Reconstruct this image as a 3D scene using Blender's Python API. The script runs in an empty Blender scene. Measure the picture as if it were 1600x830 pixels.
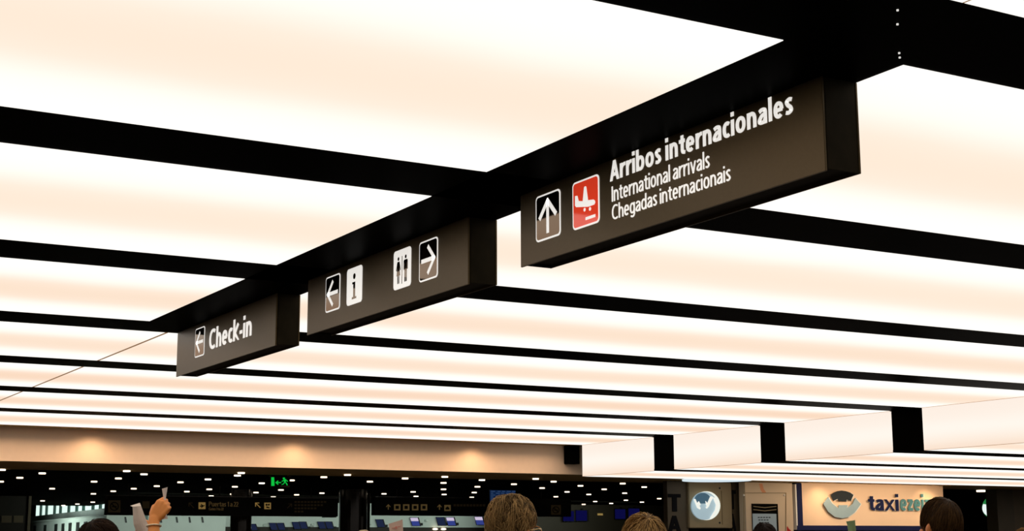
import bpy, bmesh, math, random
from mathutils import Vector, Matrix, noise
R = math.radians
random.seed(7)
SC = bpy.context.scene
COL = SC.collection

# ------------------------------------------------------------------ camera
EYE = 1.55                                   # height of the lens above the floor
FPX, YAW, PITCH, ROLL = 2344.4, 0.521493, 0.184492, -0.003543
_F = Vector((math.sin(YAW)*math.cos(PITCH), math.cos(YAW)*math.cos(PITCH), math.sin(PITCH)))
_R0 = Vector((math.cos(YAW), -math.sin(YAW), 0)); _U0 = _R0.cross(_F)
_R = _R0*math.cos(ROLL) + _U0*math.sin(ROLL); _U = _U0*math.cos(ROLL) - _R0*math.sin(ROLL)
cam_data = bpy.data.cameras.new('camera'); cam = bpy.data.objects.new('camera', cam_data); COL.objects.link(cam)
cam_data.sensor_width = 36; cam_data.lens = FPX/1600*36; cam_data.clip_end = 400
m = Matrix((_R, _U, -_F)).transposed().to_4x4(); m.translation = (0, 0, EYE); cam.matrix_world = m
SC.camera = cam

# ------------------------------------------------------------------ world, exposure
SC.view_settings.view_transform = 'Standard'; SC.view_settings.look = 'None'
SC.view_settings.gamma = 1; SC.view_settings.exposure = 0.0; SC.view_settings.use_curve_mapping = False
w = bpy.data.worlds.new('world'); SC.world = w; w.use_nodes = True
w.node_tree.nodes['Background'].inputs[0].default_value = (1, .8, .55, 1)
w.node_tree.nodes['Background'].inputs[1].default_value = .004

def ray(px, py): return _F + _R*((px-800)/FPX) - _U*((py-415)/FPX)
def on_y(px, py, Y): d = ray(px, py); p = d*(Y/d.y); return Vector((p.x, p.y, p.z+EYE))     # survey: point on a plane across the hall
def on_z(px, py, Z): d = ray(px, py); p = d*((Z-EYE)/d.z); return Vector((p.x, p.y, Z))
def at_dist(px, py, D): d = ray(px, py); p = d*(D/math.hypot(d.x, d.y)); return Vector((p.x, p.y, p.z+EYE))

# ------------------------------------------------------------------ lamps
def spot(loc, target, power, angle=80, blend=.6, color=(1, .72, .42), size=.05):
    l = bpy.data.lights.new('spot_lamp', 'SPOT'); l.energy = power; l.spot_size = R(angle); l.spot_blend = blend
    l.color = color; l.shadow_soft_size = size
    o = bpy.data.objects.new('spot_lamp', l); COL.objects.link(o); o.location = loc
    o.rotation_euler = (Vector(target)-Vector(loc)).to_track_quat('-Z', 'Y').to_euler(); return o
def area(loc, target, power, sx, sy, color=(1, .95, .85)):
    l = bpy.data.lights.new('area_fill', 'AREA'); l.shape = 'RECTANGLE'; l.size = sx; l.size_y = sy; l.energy = power; l.color = color
    o = bpy.data.objects.new('area_fill', l); COL.objects.link(o); o.location = loc
    o.rotation_euler = (Vector(target)-Vector(loc)).to_track_quat('-Z', 'Y').to_euler(); l.spread = R(120); return o
WALL_Y = 34.35
for sx in (3.87, 8.72, 13.6, 18.5):          # wall washers in the slot above the cream bulkhead
    spot((sx, WALL_Y-.46, 4.14), (sx, WALL_Y-.46, 2.5), 27, 158, .9, (1, .68, .42), .03)
strip = area((4, WALL_Y-.62, 4.145), (4, WALL_Y-.619, 2.5), 190, 34, .05, (1, .70, .48)); strip.rotation_euler = (0, 0, 0); strip.data.spread = R(145)      # unseen warm fill added for the cream wall, in the same slot
area((11, 67, 3.3), (16.2, 67, 2.2), 1300, .3, 18, (.82, 1, .92))      # added area light without fixture, brightens the white gallery
area((27, 54, 3.25), (26, 62, 2.4), 300, 24, .3, (.85, 1, .9))       # strip light over the check-in wall

# ------------------------------------------------------------------ materials
def srgb(r, g, b):
    f = lambda c: (c/255/12.92) if c/255 <= .04045 else ((c/255+.055)/1.055)**2.4
    return (f(r), f(g), f(b), 1)
def mat(name, col, rough=.5, metal=0, spec=.5, noise_amt=0, nscale=20, emit=None, estr=1, coat=0, bump=0, bscale=200):
    m = bpy.data.materials.new(name); m.use_nodes = True; nt = m.node_tree; b = nt.nodes['Principled BSDF']
    b.inputs['Base Color'].default_value = col; b.inputs['Roughness'].default_value = rough
    b.inputs['Metallic'].default_value = metal; b.inputs['Specular IOR Level'].default_value = spec
    b.inputs['Coat Weight'].default_value = coat; b.inputs['Coat Roughness'].default_value = .04
    if emit: b.inputs['Emission Color'].default_value = emit; b.inputs['Emission Strength'].default_value = estr
    if noise_amt or bump:
        tc = nt.nodes.new('ShaderNodeTexCoord'); n = nt.nodes.new('ShaderNodeTexNoise'); n.inputs['Scale'].default_value = nscale
        n.inputs['Detail'].default_value = 5; nt.links.new(tc.outputs['Object'], n.inputs['Vector'])
        if noise_amt:
            mx = nt.nodes.new('ShaderNodeMix'); mx.data_type = 'RGBA'
            mx.inputs['A'].default_value = [c*(1-noise_amt) for c in col[:3]]+[1]; mx.inputs['B'].default_value = [min(1, c*(1+noise_amt)) for c in col[:3]]+[1]
            nt.links.new(n.outputs['Fac'], mx.inputs['Factor']); nt.links.new(mx.outputs['Result'], b.inputs['Base Color'])
        if bump:
            n2 = nt.nodes.new('ShaderNodeTexNoise'); n2.inputs['Scale'].default_value = bscale; nt.links.new(tc.outputs['Object'], n2.inputs['Vector'])
            bp = nt.nodes.new('ShaderNodeBump'); bp.inputs['Strength'].default_value = bump; bp.inputs['Distance'].default_value = .004
            nt.links.new(n2.outputs['Fac'], bp.inputs['Height']); nt.links.new(bp.outputs['Normal'], b.inputs['Normal'])
    return m
def glow(name, col, s=1.0):
    m = bpy.data.materials.new(name); m.use_nodes = True; nt = m.node_tree; nt.nodes.clear()
    e = nt.nodes.new('ShaderNodeEmission'); e.inputs[0].default_value = col; e.inputs[1].default_value = s
    o = nt.nodes.new('ShaderNodeOutputMaterial'); nt.links.new(e.outputs[0], o.inputs[0]); return m
def diffuser(name, axis, mid, stops):
    """stretched lamp fabric: its uneven backlight is painted as an emission ramp, no tubes are built"""
    m = bpy.data.materials.new(name); m.use_nodes = True; nt = m.node_tree; nt.nodes.clear()
    tc = nt.nodes.new('ShaderNodeTexCoord'); sp = nt.nodes.new('ShaderNodeSeparateXYZ'); nt.links.new(tc.outputs['Generated'], sp.inputs[0])
    n = nt.nodes.new('ShaderNodeTexNoise'); n.inputs['Scale'].default_value = .35; nt.links.new(tc.outputs['Object'], n.inputs['Vector'])
    ad = nt.nodes.new('ShaderNodeMath'); ad.operation = 'MULTIPLY_ADD'; ad.inputs[1].default_value = .10; ad.inputs[2].default_value = -.05
    nt.links.new(n.outputs['Fac'], ad.inputs[0])
    s2 = nt.nodes.new('ShaderNodeMath'); s2.operation = 'ADD'; nt.links.new(sp.outputs[axis], s2.inputs[0]); nt.links.new(ad.outputs[0], s2.inputs[1])
    cr = nt.nodes.new('ShaderNodeValToRGB'); cr.color_ramp.interpolation = 'B_SPLINE'
    els = cr.color_ramp.elements
    while len(els) < len(stops): els.new(.5)
    for e, (p, c) in zip(els, stops): e.position = p; e.color = c
    nt.links.new(s2.outputs[0], cr.inputs[0])  # ramp paints the hot and dim bands of the backlight
    e = nt.nodes.new('ShaderNodeEmission'); nt.links.new(cr.outputs[0], e.inputs[0]); e.inputs[1].default_value = 1.12
    o = nt.nodes.new('ShaderNodeOutputMaterial'); nt.links.new(e.outputs[0], o.inputs[0]); return m
WHT = (1.0, .965, .90, 1)
def row_stops(mid): return [(0, WHT), (.20, WHT), (.36, mid), (.64, mid), (.80, WHT), (1, WHT)]
PEACH = [(.90, .74, .60, 1), (.88, .69, .54, 1), (.86, .63, .47, 1)]  # peach deepens by row to imitate the grazing view of far panels
M = {}
M['lamp_near'] = diffuser('lamp_fabric_near', 'Y', None, row_stops(PEACH[0]))
M['lamp_mid'] = diffuser('lamp_fabric_mid', 'Y', None, row_stops(PEACH[1]))
M['lamp_far'] = diffuser('lamp_fabric_far', 'Y', None, row_stops(PEACH[2]))
M['lamp_side'] = diffuser('lamp_fabric_side', 'Z', None, [(0, (.86, .68, .55, 1)), (.15, (.88, .74, .62, 1)), (.42, (.92, .87, .80, 1)), (.7, (.89, .79, .70, 1)), (1, (.885, .77, .68, 1))])
M['black_metal'] = mat('black_ceiling_metal', (.0016, .0013, .0006, 1), .45, 0, .06, .3, 2.5)
M['black_metal'].node_tree.nodes['Principled BSDF'].inputs['IOR'].default_value = 1.08
M['sign_face'] = mat('dark_bronze_sign_face', (.10, .072, .033, 1), .36, 0, .55, .12, 40, bump=.15, bscale=300)
M['sign_face'].node_tree.nodes['Principled BSDF'].inputs['Specular Tint'].default_value = (1, .66, .34, 1)
M['sign_body'] = mat('dark_bronze_sign_housing', (.03, .022, .011, 1), .6, 0, .05, .45, 7)
M['sign_white'] = mat('white_vinyl_added_glow', (.92, .90, .86, 1), .7, emit=(1, .97, .92, 1), estr=.72)  # emission added so the white reads brighter, no backlight built
M['icon_black'] = mat('glossy_black_pictogram', (.012, .009, .006, 1), .05, 0, 1.0)
M['icon_black'].node_tree.nodes['Principled BSDF'].inputs['Specular Tint'].default_value = (1, .62, .36, 1); M['icon_black'].node_tree.nodes['Principled BSDF'].inputs['IOR'].default_value = 1.8
M['icon_red'] = mat('glossy_red_added_glow', (.85, .06, .02, 1), .08, 0, .6, emit=(1, .065, .025, 1), estr=.50)  # emission added to make the red more vivid
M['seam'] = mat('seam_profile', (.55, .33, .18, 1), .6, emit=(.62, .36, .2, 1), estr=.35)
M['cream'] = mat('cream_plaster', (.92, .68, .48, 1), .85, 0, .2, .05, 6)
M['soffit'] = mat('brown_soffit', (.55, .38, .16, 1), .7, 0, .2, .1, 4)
M['hall_black'] = mat('hall_black_ceiling', (.004, .0036, .0026, 1), .8, 0, .1, .7, 1.2)  # blotchy noise paints in the ceiling's faint glimmers
M['hall_black'].node_tree.nodes['Principled BSDF'].inputs['IOR'].default_value = 1.03
M['dark'] = mat('dark_brown_panel', (.02, .014, .007, 1), .6, 0, .3, .3, 3)
M['column'] = mat('dark_polished_column', (.022, .015, .008, 1), .18, 0, .6, .5, 2)
M['lamp_spot'] = glow('downlight_glow', (1, .80, .58, 1), 3.2)
M['floor'] = mat('polished_stone_floor', (.035, .028, .02, 1), .25, 0, .4, .15, 2)
M['white_wall'] = mat('white_gallery_panel', (.62, .68, .62, 1), .55, 0, .3, .1, 1.5)
M['green'] = glow('exit_green', (.005, .62, .06, 1), .85)
M['red_led'] = glow('red_led', (1, .03, .02, 1), 1.2)
M['bracket'] = mat('bracket_brown', (.12, .08, .03, 1), .5)
M['amber'] = mat('amber_pictogram', (.5, .32, .10, 1), .6, emit=(.55, .34, .10, 1), estr=.30)  # emission added to keep the amber signs visible in the dark hall
M['amber_dim'] = mat('dim_amber_lettering', (.09, .06, .025, 1), .6, emit=(.5, .32, .12, 1), estr=.010)
M['hall_sign'] = mat('hall_sign_black', (.004, .004, .003, 1), .5, 0, .2)

# ------------------------------------------------------------------ mesh helpers
class MB:
    def __init__(s): s.bm = bmesh.new()
    def box(s, x0, x1, y0, y1, z0, z1):
        v = [s.bm.verts.new(p) for p in ((x0,y0,z0),(x1,y0,z0),(x1,y1,z0),(x0,y1,z0),(x0,y0,z1),(x1,y0,z1),(x1,y1,z1),(x0,y1,z1))]
        for f in ((0,3,2,1),(4,5,6,7),(0,1,5,4),(1,2,6,5),(2,3,7,6),(3,0,4,7)): s.bm.faces.new([v[i] for i in f])
        return s
    def prism(s, pts, vec):
        vec = Vector(vec); a = [s.bm.verts.new(p) for p in pts]; b = [s.bm.verts.new(Vector(p)+vec) for p in pts]; n = len(pts)
        s.bm.faces.new(a[::-1]); s.bm.faces.new(b)
        for i in range(n): s.bm.faces.new((a[i], a[(i+1) % n], b[(i+1) % n], b[i]))
        return s
    def ball(s, c, r, seg=16, rings=10):
        r = r if hasattr(r, '__len__') else (r, r, r)
        bmesh.ops.create_uvsphere(s.bm, u_segments=seg, v_segments=rings, radius=1, matrix=Matrix.Translation(c) @ Matrix.Diagonal((*r, 1))); return s
    def tube(s, pts, radii, n=10, cap=True):
        pts = [Vector(p) for p in pts]; rings = []; ref = None
        if not hasattr(radii, '__len__'): radii = [radii]*len(pts)
        for i, p in enumerate(pts):
            d = (pts[min(i+1, len(pts)-1)]-pts[max(i-1, 0)]).normalized()
            if ref is None: ref = Vector((0, 0, 1)) if abs(d.z) < .9 else Vector((1, 0, 0))
            a = d.cross(ref).normalized(); b = a.cross(d); ref = b
            rings.append([s.bm.verts.new(p+(a*math.cos(t)+b*math.sin(t))*radii[i]) for t in [2*math.pi*k/n for k in range(n)]])
        for q, r_ in zip(rings, rings[1:]):
            for k in range(n): s.bm.faces.new((q[k], q[(k+1) % n], r_[(k+1) % n], r_[k]))
        if cap: s.bm.faces.new(rings[0][::-1]); s.bm.faces.new(rings[-1])
        return s
    def limb(s, pts, radii, n=12):
        for i in range(len(pts)-1): s.tube([pts[i], pts[i+1]], [radii[i], radii[i+1]], n)
        for p, r in zip(pts, radii): s.ball(p, r, n, 8)
        return s
def link(name, me, m_, parent=None, local=False):
    o = bpy.data.objects.new(name, me); COL.objects.link(o)
    if m_:
        me.materials.clear(); me.materials.append(m_)
    if parent:
        o.parent = parent
        if not local:
            off = base_of(parent)
            me.transform(Matrix.Translation(-off))
    return o
BASE = {}
def base_of(o): return BASE.get(o.name, Vector((0, 0, 0)))
def obj(name, mb, m_, parent=None, bevel=0, smooth=False, local=False, seg=2):
    bm = mb.bm
    bmesh.ops.recalc_face_normals(bm, faces=bm.faces[:])
    if bevel: bmesh.ops.bevel(bm, geom=bm.edges[:], offset=bevel, segments=seg, affect='EDGES', clamp_overlap=True)
    me = bpy.data.meshes.new(name); bm.to_mesh(me); bm.free()
    if smooth: me.polygons.foreach_set('use_smooth', [True]*len(me.polygons))
    o = link(name, me, m_, parent, local)
    if parent is not None and not local: BASE[o.name] = base_of(parent)
    return o
def thing(name, label, cat, loc, rotz=0, group=None):
    o = bpy.data.objects.new(name, None); o.empty_display_size = .1; COL.objects.link(o); o.location = loc; o.rotation_euler.z = rotz
    BASE[o.name] = Vector(loc); return tag(o, label, cat, group)
def tag(o, label, cat, group=None, kind=None):
    o['label'] = label; o['category'] = cat
    if group: o['group'] = group
    if kind: o['kind'] = kind
    return o
def struct(name, mb, m_, label=None, bevel=0):
    o = obj(name, mb, m_, None, bevel); o['kind'] = 'structure'
    if label: o['label'] = label
    return o
def baked(ob_mesh, mods):
    """evaluate modifiers on a temporary object and hand back the plain mesh"""
    t = bpy.data.objects.new('temporary', ob_mesh); COL.objects.link(t)
    mods(t); bpy.context.view_layer.update()
    me = bpy.data.meshes.new_from_object(t.evaluated_get(bpy.context.evaluated_depsgraph_get()))
    bpy.data.objects.remove(t); return me
# ---- drawn humanist sans alphabet: every letter is a set of pen strokes (cap height 1)
XH = .715
def q_arc(cx, cy, rx, ry, a0, a1, n=14, p=2.25):
    out = []
    for k in range(n+1):
        a = R(a0+(a1-a0)*k/n); c, s = math.cos(a), math.sin(a)
        out.append((cx+rx*math.copysign(abs(c)**(2/p), c), cy+ry*math.copysign(abs(s)**(2/p), s)))
    return out
def crom(P, n=6):
    out = []
    for i in range(len(P)-1):
        p0, p1, p2, p3 = [Vector(P[max(0, min(len(P)-1, j))]) for j in (i-1, i, i+1, i+2)]
        for k in range(n):
            t = k/n; out.append(tuple(.5*((2*p1)+(-p0+p2)*t+(2*p0-5*p1+4*p2-p3)*t*t+(-p0+3*p1-3*p2+p3)*t**3)))
    return out+[tuple(P[-1])]
def glyph(ch, t):
    """strokes, advance, vertical clamp"""
    x = XH; h = t/2; v = t*.41; a = 1.05
    ell = lambda w_, x0=0.: q_arc(x0+w_/2, x/2, w_/2-h, x/2-v+.008, 0, 360, 28)
    arch = lambda x0, w_: q_arc(x0+w_/2, x*.5, w_/2-h, x*.5-v+.006, 172, 0, 16)+[(x0+w_-h, 0)]
    W = {'n': .58, 'h': .58, 'o': .62, 'b': .62, 'd': .62, 'p': .62, 'g': .61, 'e': .58, 'c': .50, 'a': .55, 's': .45}.get(ch, .5)*(1+.55*(t-.12))
    if ch == 'n': return [[(h, 0), (h, x)], arch(0, W)], W, (0, x+.01)
    if ch == 'h': return [[(h, 0), (h, a)], arch(0, W)], W, (0, a)
    if ch == 'r': return [[(h, 0), (h, x)], q_arc(.40+h*.3, x*.42, .40-h*.7, x*.58-v+.006, 175, 88, 10)], .40+h*.3, (0, x+.01)
    if ch == 'i': return [[(h, 0), (h, x)], [(h, x+.15-.0), (h, x+.15+t*.95)]], t, (0, 2)
    if ch == 'l': return [[(h, 0), (h, a)]], t, (0, a)
    if ch == 'o': return [ell(W)], W, (-.02, 2)
    if ch == 'b': return [[(h, 0), (h, a)], ell(W)], W, (-.02, a)
    if ch == 'd': return [[(W-h, 0), (W-h, a)], ell(W)], W, (-.02, a)
    if ch == 'p': return [[(h, -.27), (h, x)], ell(W)], W, (-.27, 2)
    if ch == 'u': return [[(W+.08-h, 0), (W+.08-h, x)], [(h, x)]+q_arc((W+.08)/2, x*.5, (W+.08)/2-h, x*.5-v+.006, 180, 352, 16)], W+.08, (-.02, x)
    if ch == 'g': return [[(W-h, x), (W-h, .02)]+q_arc(W/2, .02, W/2-h, .29-v, 0, -140, 12)[1:], ell(W)], W, (-.31, x+.01)
    if ch == 'e': return [[(h, x*.50), (W-h*.6, x*.50)], q_arc(W/2, x/2, W/2-h, x/2-v+.008, 0, 312, 26)], W, (-.02, 2)
    if ch == 'c': return [q_arc(W*.58, x/2, W*.58-h, x/2-v+.008, 52, 308, 22)], W*.92, (-.02, 2)
    if ch == 'a': return [crom([(h*.9, x*.80), (W*.42, x-v), (W-h-.03, x*.84), (W-h, x*.58)])+[(W-h, 0)],
                          crom([(W-h, x*.585), (W*.45, x*.53), (h, x*.31), (h*1.05, x*.16), (W*.38, v), (W*.68, x*.14), (W-h, x*.34)])], W, (-.015, 2)
    if ch == 's': return [crom([(W-h*.55, x*.84), (W*.58, x-v+.005), (h*1.02, x*.78), (W*.38, x*.56), (W*.66, x*.42), (W-h, x*.22), (W*.46, v-.005), (h*.45, x*.15)], 7)], W, (-.02, 2)
    if ch == 't': return [[(.13+h, .92)]+[(.13+h, .25)]+crom([(.13+h, .2), (.17+h*1.1, v+.03), (.44, v*.95)]), [(0, x-v), (.42, x-v)]], .42, (-.02, .90)
    if ch == 'v': return [[(h*.95, x+.06), (.285+h*.3, -.06)], [(.57+h*.6-h*.95, x+.06), (.285+h*.3, -.06)]], .57+h*.6, (0, x)
    if ch == 'k': return [[(h, 0), (h, a)], [(.56, x+.08), (h*1.2, x*.42)], [(h*1.9, x*.52), (.62, -.08)]], .60+h*.5, (0, a)
    if ch == 'x': return [[(.04, x+.06), (.50+h, -.06)], [(.50+h, x+.06), (.04, -.06)]], .54+h, (0, x)
    if ch == 'z': return [[(.02, x-v), (.45, x-v), ], [(.44, x-v), (.05, v)], [(.02, v), (.47, v)]], .48, (0, x)
    if ch == 'm': return [[(h, 0), (h, x)], arch(0, .56), arch(.56-t, .56)], 1.12-t, (0, x+.01)
    if ch == 'A': return [[(h*.8, -.07), (.34+h*.35, 1.06)], [(.68+h*.7-h*.8, -.07), (.34+h*.35, 1.06)], [(.15+h*.4, .30), (.53+h*.3, .30)]], .68+h*.7, (0, 1)
    if ch == 'I': return [[(h, 0), (h, 1)]], t, (0, 1)
    if ch == 'C': return [q_arc(.46, .5, .46-h, .5-v+.01, 54, 306, 26)], .74, (-.02, 1.02)
    if ch == 'G': return [q_arc(.46, .5, .46-h, .5-v+.01, 54, 330, 26)+[(.82-h, .44), (.5, .44)]], .82, (-.02, 1.02)
    if ch == 'T': return [[(.31, 0), (.31, 1)], [(0, 1-v), (.62, 1-v)]], .62, (0, 1)
    if ch == 'X': return [[(.05, 1.07), (.58, -.07)], [(.58, 1.07), (.05, -.07)]], .63, (0, 1)
    if ch == 'P': return [[(h, 0), (h, 1)], [(h, 1-v), (.30, 1-v)]+q_arc(.30, .72, .26, .28-v, 90, -90, 12)+[(h, .44+v)]], .56+h, (0, 1)
    if ch == '-': return [[(0, x*.47), (.29, x*.47)]], .29, (0, 2)
    if ch == '1': return [[(.26, 0), (.26, 1)], [(.26, .97-v), (.04, .82)]], .36, (0, 1)
    if ch == '2': return [crom([(.04, .82), (.24, 1-v), (.44, .72), (.30, .40), (.05, v)])+[(.5, v)]], .5, (0, 1.01)
    return [], .26, (0, 1)
KERN = {'r': -.03, 'A': -.02, 't': -.02, 'c': -.02, 'k': -.03, 'v': -.03, 'T': -.02}
def layout(text, t, track):
    pen = 0; out = []
    for ch in text:
        if ch == ' ': pen += .24; continue
        st, adv, cl = glyph(ch, t); out.append((ch, pen, st, cl)); pen += adv + track + KERN.get(ch, 0)
    return out, pen-track
def ribbon(mb, pts, t, x0, cl, tf, lift=0.):
    P = [Vector(p) for p in pts]; closed = (P[0]-P[-1]).length < 1e-4
    if closed: P = P[:-1]
    n = len(P); L = []; Rr = []
    for i, p in enumerate(P):
        a = P[(i-1) % n] if closed or i > 0 else p; b = P[(i+1) % n] if closed or i < n-1 else p
        d1 = (p-a).normalized() if (p-a).length > 1e-9 else None; d2 = (b-p).normalized() if (b-p).length > 1e-9 else None
        d = ((d1 or d2)+(d2 or d1)).normalized(); nn_ = Vector((-d.y, d.x))
        k = 1/max(.5, nn_.dot(Vector((-(d1 or d2).y, (d1 or d2).x))))
        off = Vector((nn_.x*t/2, nn_.y*t*.41))*k
        L.append(p+off); Rr.append(p-off)
    c = lambda q: (q.x+x0, min(max(q.y, cl[0]), cl[1]))
    vs = [[mb.bm.verts.new(tf(*c(q), z)) for q in (L[i], Rr[i]) for z in (0, 1+lift)] for i in range(n)]
    for i in range(n if closed else n-1):
        a, b = vs[i], vs[(i+1) % n]
        for f in ((a[1], a[3], b[3], b[1]), (a[0], b[0], b[2], a[2]), (a[0], a[1], b[1], b[0]), (a[2], b[2], b[3], a[3])): mb.bm.faces.new(f)
    if not closed:
        for a in (vs[0], vs[-1]): mb.bm.faces.new((a[0], a[2], a[3], a[1]))
def lettering(name, text, origin, ex, ez, width, cap, depth, m_, parent, t=.125, track=.10):
    """one part per word; lower-left corner of the line at origin, ex = reading direction, ez = up"""
    lay, tot = layout(text, t, track); ex = Vector(ex); ez = Vector(ez); en = ex.cross(ez); o = Vector(origin); made = []
    tf = lambda x, y, z: o + ex*(x/tot*width) + ez*(y*cap) + en*(z*depth)
    words = text.split(' '); it = iter(lay)
    for wd in words:
        mb = MB()
        for _ in wd:
            ch, x0, st, cl = next(it)
            for q, s_ in enumerate(st): ribbon(mb, s_, t, x0, cl, tf, .06*q)
        made.append(obj(name, mb, m_, parent))
    return made
def rrect(w_, h_, r, n=5):
    pts = []
    for cx, cy, a0 in ((w_/2-r, h_/2-r, 0), (-w_/2+r, h_/2-r, 90), (-w_/2+r, -h_/2+r, 180), (w_/2-r, -h_/2+r, 270)):
        for k in range(n+1): a = R(a0+90*k/n); pts.append((cx+r*math.cos(a), cy+r*math.sin(a)))
    return pts
def disc(cx, cy, r, n=20): return [(cx+r*math.cos(2*math.pi*k/n), cy+r*math.sin(2*math.pi*k/n)) for k in range(n)]
def stroke(a, b, w_):
    a = Vector(a); b = Vector(b); d = (b-a).normalized(); n = Vector((-d.y, d.x))*w_/2
    return [tuple(a-n), tuple(b-n), tuple(b+n), tuple(a+n)]

# ------------------------------------------------------------------ main structure
H = 4.15                    # main luminous ceiling
H2 = 1.7752+EYE             # lower luminous ceiling on the right
HALL = 1.869+EYE            # ceiling of the dark hall beyond
T0, PER, GAP = 4.9492, 4.08824, .86357
BL, BR, XS = 4.988, 5.838, 21.399
XL, XR = -9.0, 62.0
gaps = [(T0+k*PER, T0+k*PER+GAP) for k in range(8)]
yend = gaps[7][0]
struct('floor', MB().box(-30, 75, -12, 120, -.2, 0), M['floor'])
struct('ceiling', MB().box(XL, XS+.25, -4, WALL_Y+.2, H+.05, H+.3), M['black_metal'])
struct('ceiling_right', MB().box(XS+.2, XR, 12, yend, H2+.05, H2+.3), M['black_metal'])
struct('ceiling_hall', MB().box(-25, 70, 38.1, 71, HALL, HALL+.2), M['hall_black'])
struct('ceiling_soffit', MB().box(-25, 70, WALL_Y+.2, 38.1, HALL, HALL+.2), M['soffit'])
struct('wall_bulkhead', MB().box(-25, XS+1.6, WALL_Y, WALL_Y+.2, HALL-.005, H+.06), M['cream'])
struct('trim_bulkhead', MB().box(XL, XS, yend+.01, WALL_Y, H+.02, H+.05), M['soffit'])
struct('wall_step', MB().box(XS+.032, XS+.2, 12, yend, H2+.004, H+.05), M['black_metal'], 'black face of the step down to the lower luminous ceiling')
for k in range(7):
    a, b = gaps[k]
    struct(f'trim_{k+1}', MB().box(XL, XS+.02, a, b, H+.004, H+.05), M['black_metal'], 'black metal strip across the luminous ceiling')
struct('trim_8', MB().box(BL, BR, gaps[0][1], gaps[3][0], H+.004, H+.05), M['black_metal'], 'black metal strip that carries the three hanging signs')
for k in (4, 5, 6):
    a, b = gaps[k]
    struct(f'trim_{k+5}', MB().box(XS+.02, XR, a, b, H2+.004, H2+.05), M['black_metal'], 'black strip across the lower luminous ceiling')

# luminous ceiling fields
def panel(x0, x1, y0, y1, z, m_, label, group):
    o = obj('ceiling_light_panel', MB().box(x0, x1, y0, y1, z, z+.045), m_); return tag(o, label, 'light panel', group)
LM = lambda r: M['lamp_near'] if r < 2 else M['lamp_mid'] if r < 4 else M['lamp_far']
GRP = 'luminous panels of the main ceiling'
ordl = ['nearest and largest panel, top left', 'second panel from the top left', 'third panel from the top left, left of the restroom sign', 'left of the check-in sign, crossed by the thin seam', 'fourth strip up from the cream wall at left'][:4]
left_lab = ['nearest and largest glowing white ceiling panel, filling the top left', 'glowing white ceiling panel left of the restroom sign, second row from the camera',
            'glowing white ceiling panel left above the check-in sign, third row', 'glowing ceiling panel left of the check-in sign and of the thin seam',
            'glowing ceiling strip left of the seam, low behind the check-in sign', 'narrow glowing ceiling strip left of the seam, two above the cream wall', None]
right_lab = ['bright glowing ceiling panel right of the arrivals sign, nearest on the right', 'glowing white ceiling panel under and right of the arrivals sign',
             'long glowing ceiling panel right of the restroom sign, third row', 'long glowing ceiling strip just right of the check-in sign',
             'long glowing ceiling strip passing below the check-in sign', 'long narrow glowing strip second from the cream wall', 'last glowing ceiling strip directly above the cream wall']
for k in range(7):
    y0, y1 = gaps[k][1]+.001, gaps[k+1][0]-.001
    if k < 3: xa, xb = BL-.001, BR+.001
    else: xa, xb = 5.434, 5.474
    if left_lab[k]: panel(XL, xa, y0, y1, H, LM(k), left_lab[k], GRP)
    panel(xb if left_lab[k] else XL, XS-.012, y0, y1, H, LM(k), right_lab[k], GRP)
    if k >= 3 and left_lab[k]:
        struct(f'trim_{k+9}', MB().box(5.434, 5.474, y0, y1, H+.001, H+.046), M['seam'], 'thin seam between two luminous panels')
panel(5.40, XS-.012, T0-PER+GAP, T0-.001, H, LM(0), 'small glowing corner of ceiling panel at the top right edge', GRP)
panel(XL, 5.386, T0-PER+GAP, T0-.001, H, LM(0), 'glowing ceiling panel overhead, left of the seam at the top right edge', GRP)
struct('trim_16', MB().box(5.386, 5.40, T0-PER+GAP, T0, H+.001, H+.046), M['seam'], 'thin seam between two luminous panels')
fl = ['widest upright glowing panel at the right edge', 'upright glowing panel second from the right edge', 'upright glowing panel third from the right edge', 'smallest upright glowing panel, beside the cream wall']
ll = ['lower glowing ceiling strip at the right edge, nearest of the lower ones', 'lower glowing ceiling strip second from the upright panel at the right edge',
      'lower glowing ceiling strip next to the last, above the taxi desk', 'last lower glowing ceiling strip directly above the shop fronts']
for i, k in enumerate((3, 4, 5, 6)):
    y0, y1 = gaps[k][1]+.001, gaps[k+1][0]-.001
    o = obj('upright_light_panel', MB().box(XS, XS+.028, y0, y1, H2+.006, H-.006), M['lamp_side']); tag(o, fl[i]+', on the step of the ceiling', 'light panel', 'upright luminous panels of the ceiling step')
    panel(XS+.03, XR, y0, y1, H2, LM(k), ll[i], 'luminous panels of the lower ceiling')
    t = MB().box(XS-.010, XS+.001, y0, y1, H-.006, H+.03); struct(f'trim_{i+17}', t, M['seam'], 'thin seam at the top of an upright luminous panel')
    t = MB().box(XS, XS+.03, y0, y1, H2, H2+.006); struct(f'trim_{i+21}', t, M['seam'], 'thin seam at the foot of an upright luminous panel')
o = obj('wall_box', MB().box(on_y(890, 710, WALL_Y-.3).x, on_y(906, 710, WALL_Y-.3).x, WALL_Y-.3, WALL_Y-.005, on_y(897, 725, WALL_Y-.3).z, H+.02), M['black_metal'], None, .01); tag(o, 'small black box at the right end of the cream wall', 'box')
for px, py in ((1402.5, 16), (1402.3, 38), (1405, 83), (1405.8, 90)):
    p = on_z(px, py, H); b = MB(); b.tube([(p.x, p.y, H-.004), (p.x, p.y, H+.01)], [.006, .006], 8)
    o = obj('screw', b, M['sign_white']); tag(o, 'tiny bright screw head in the black ceiling strip at top right', 'screw', 'screws in the black strip')

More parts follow.
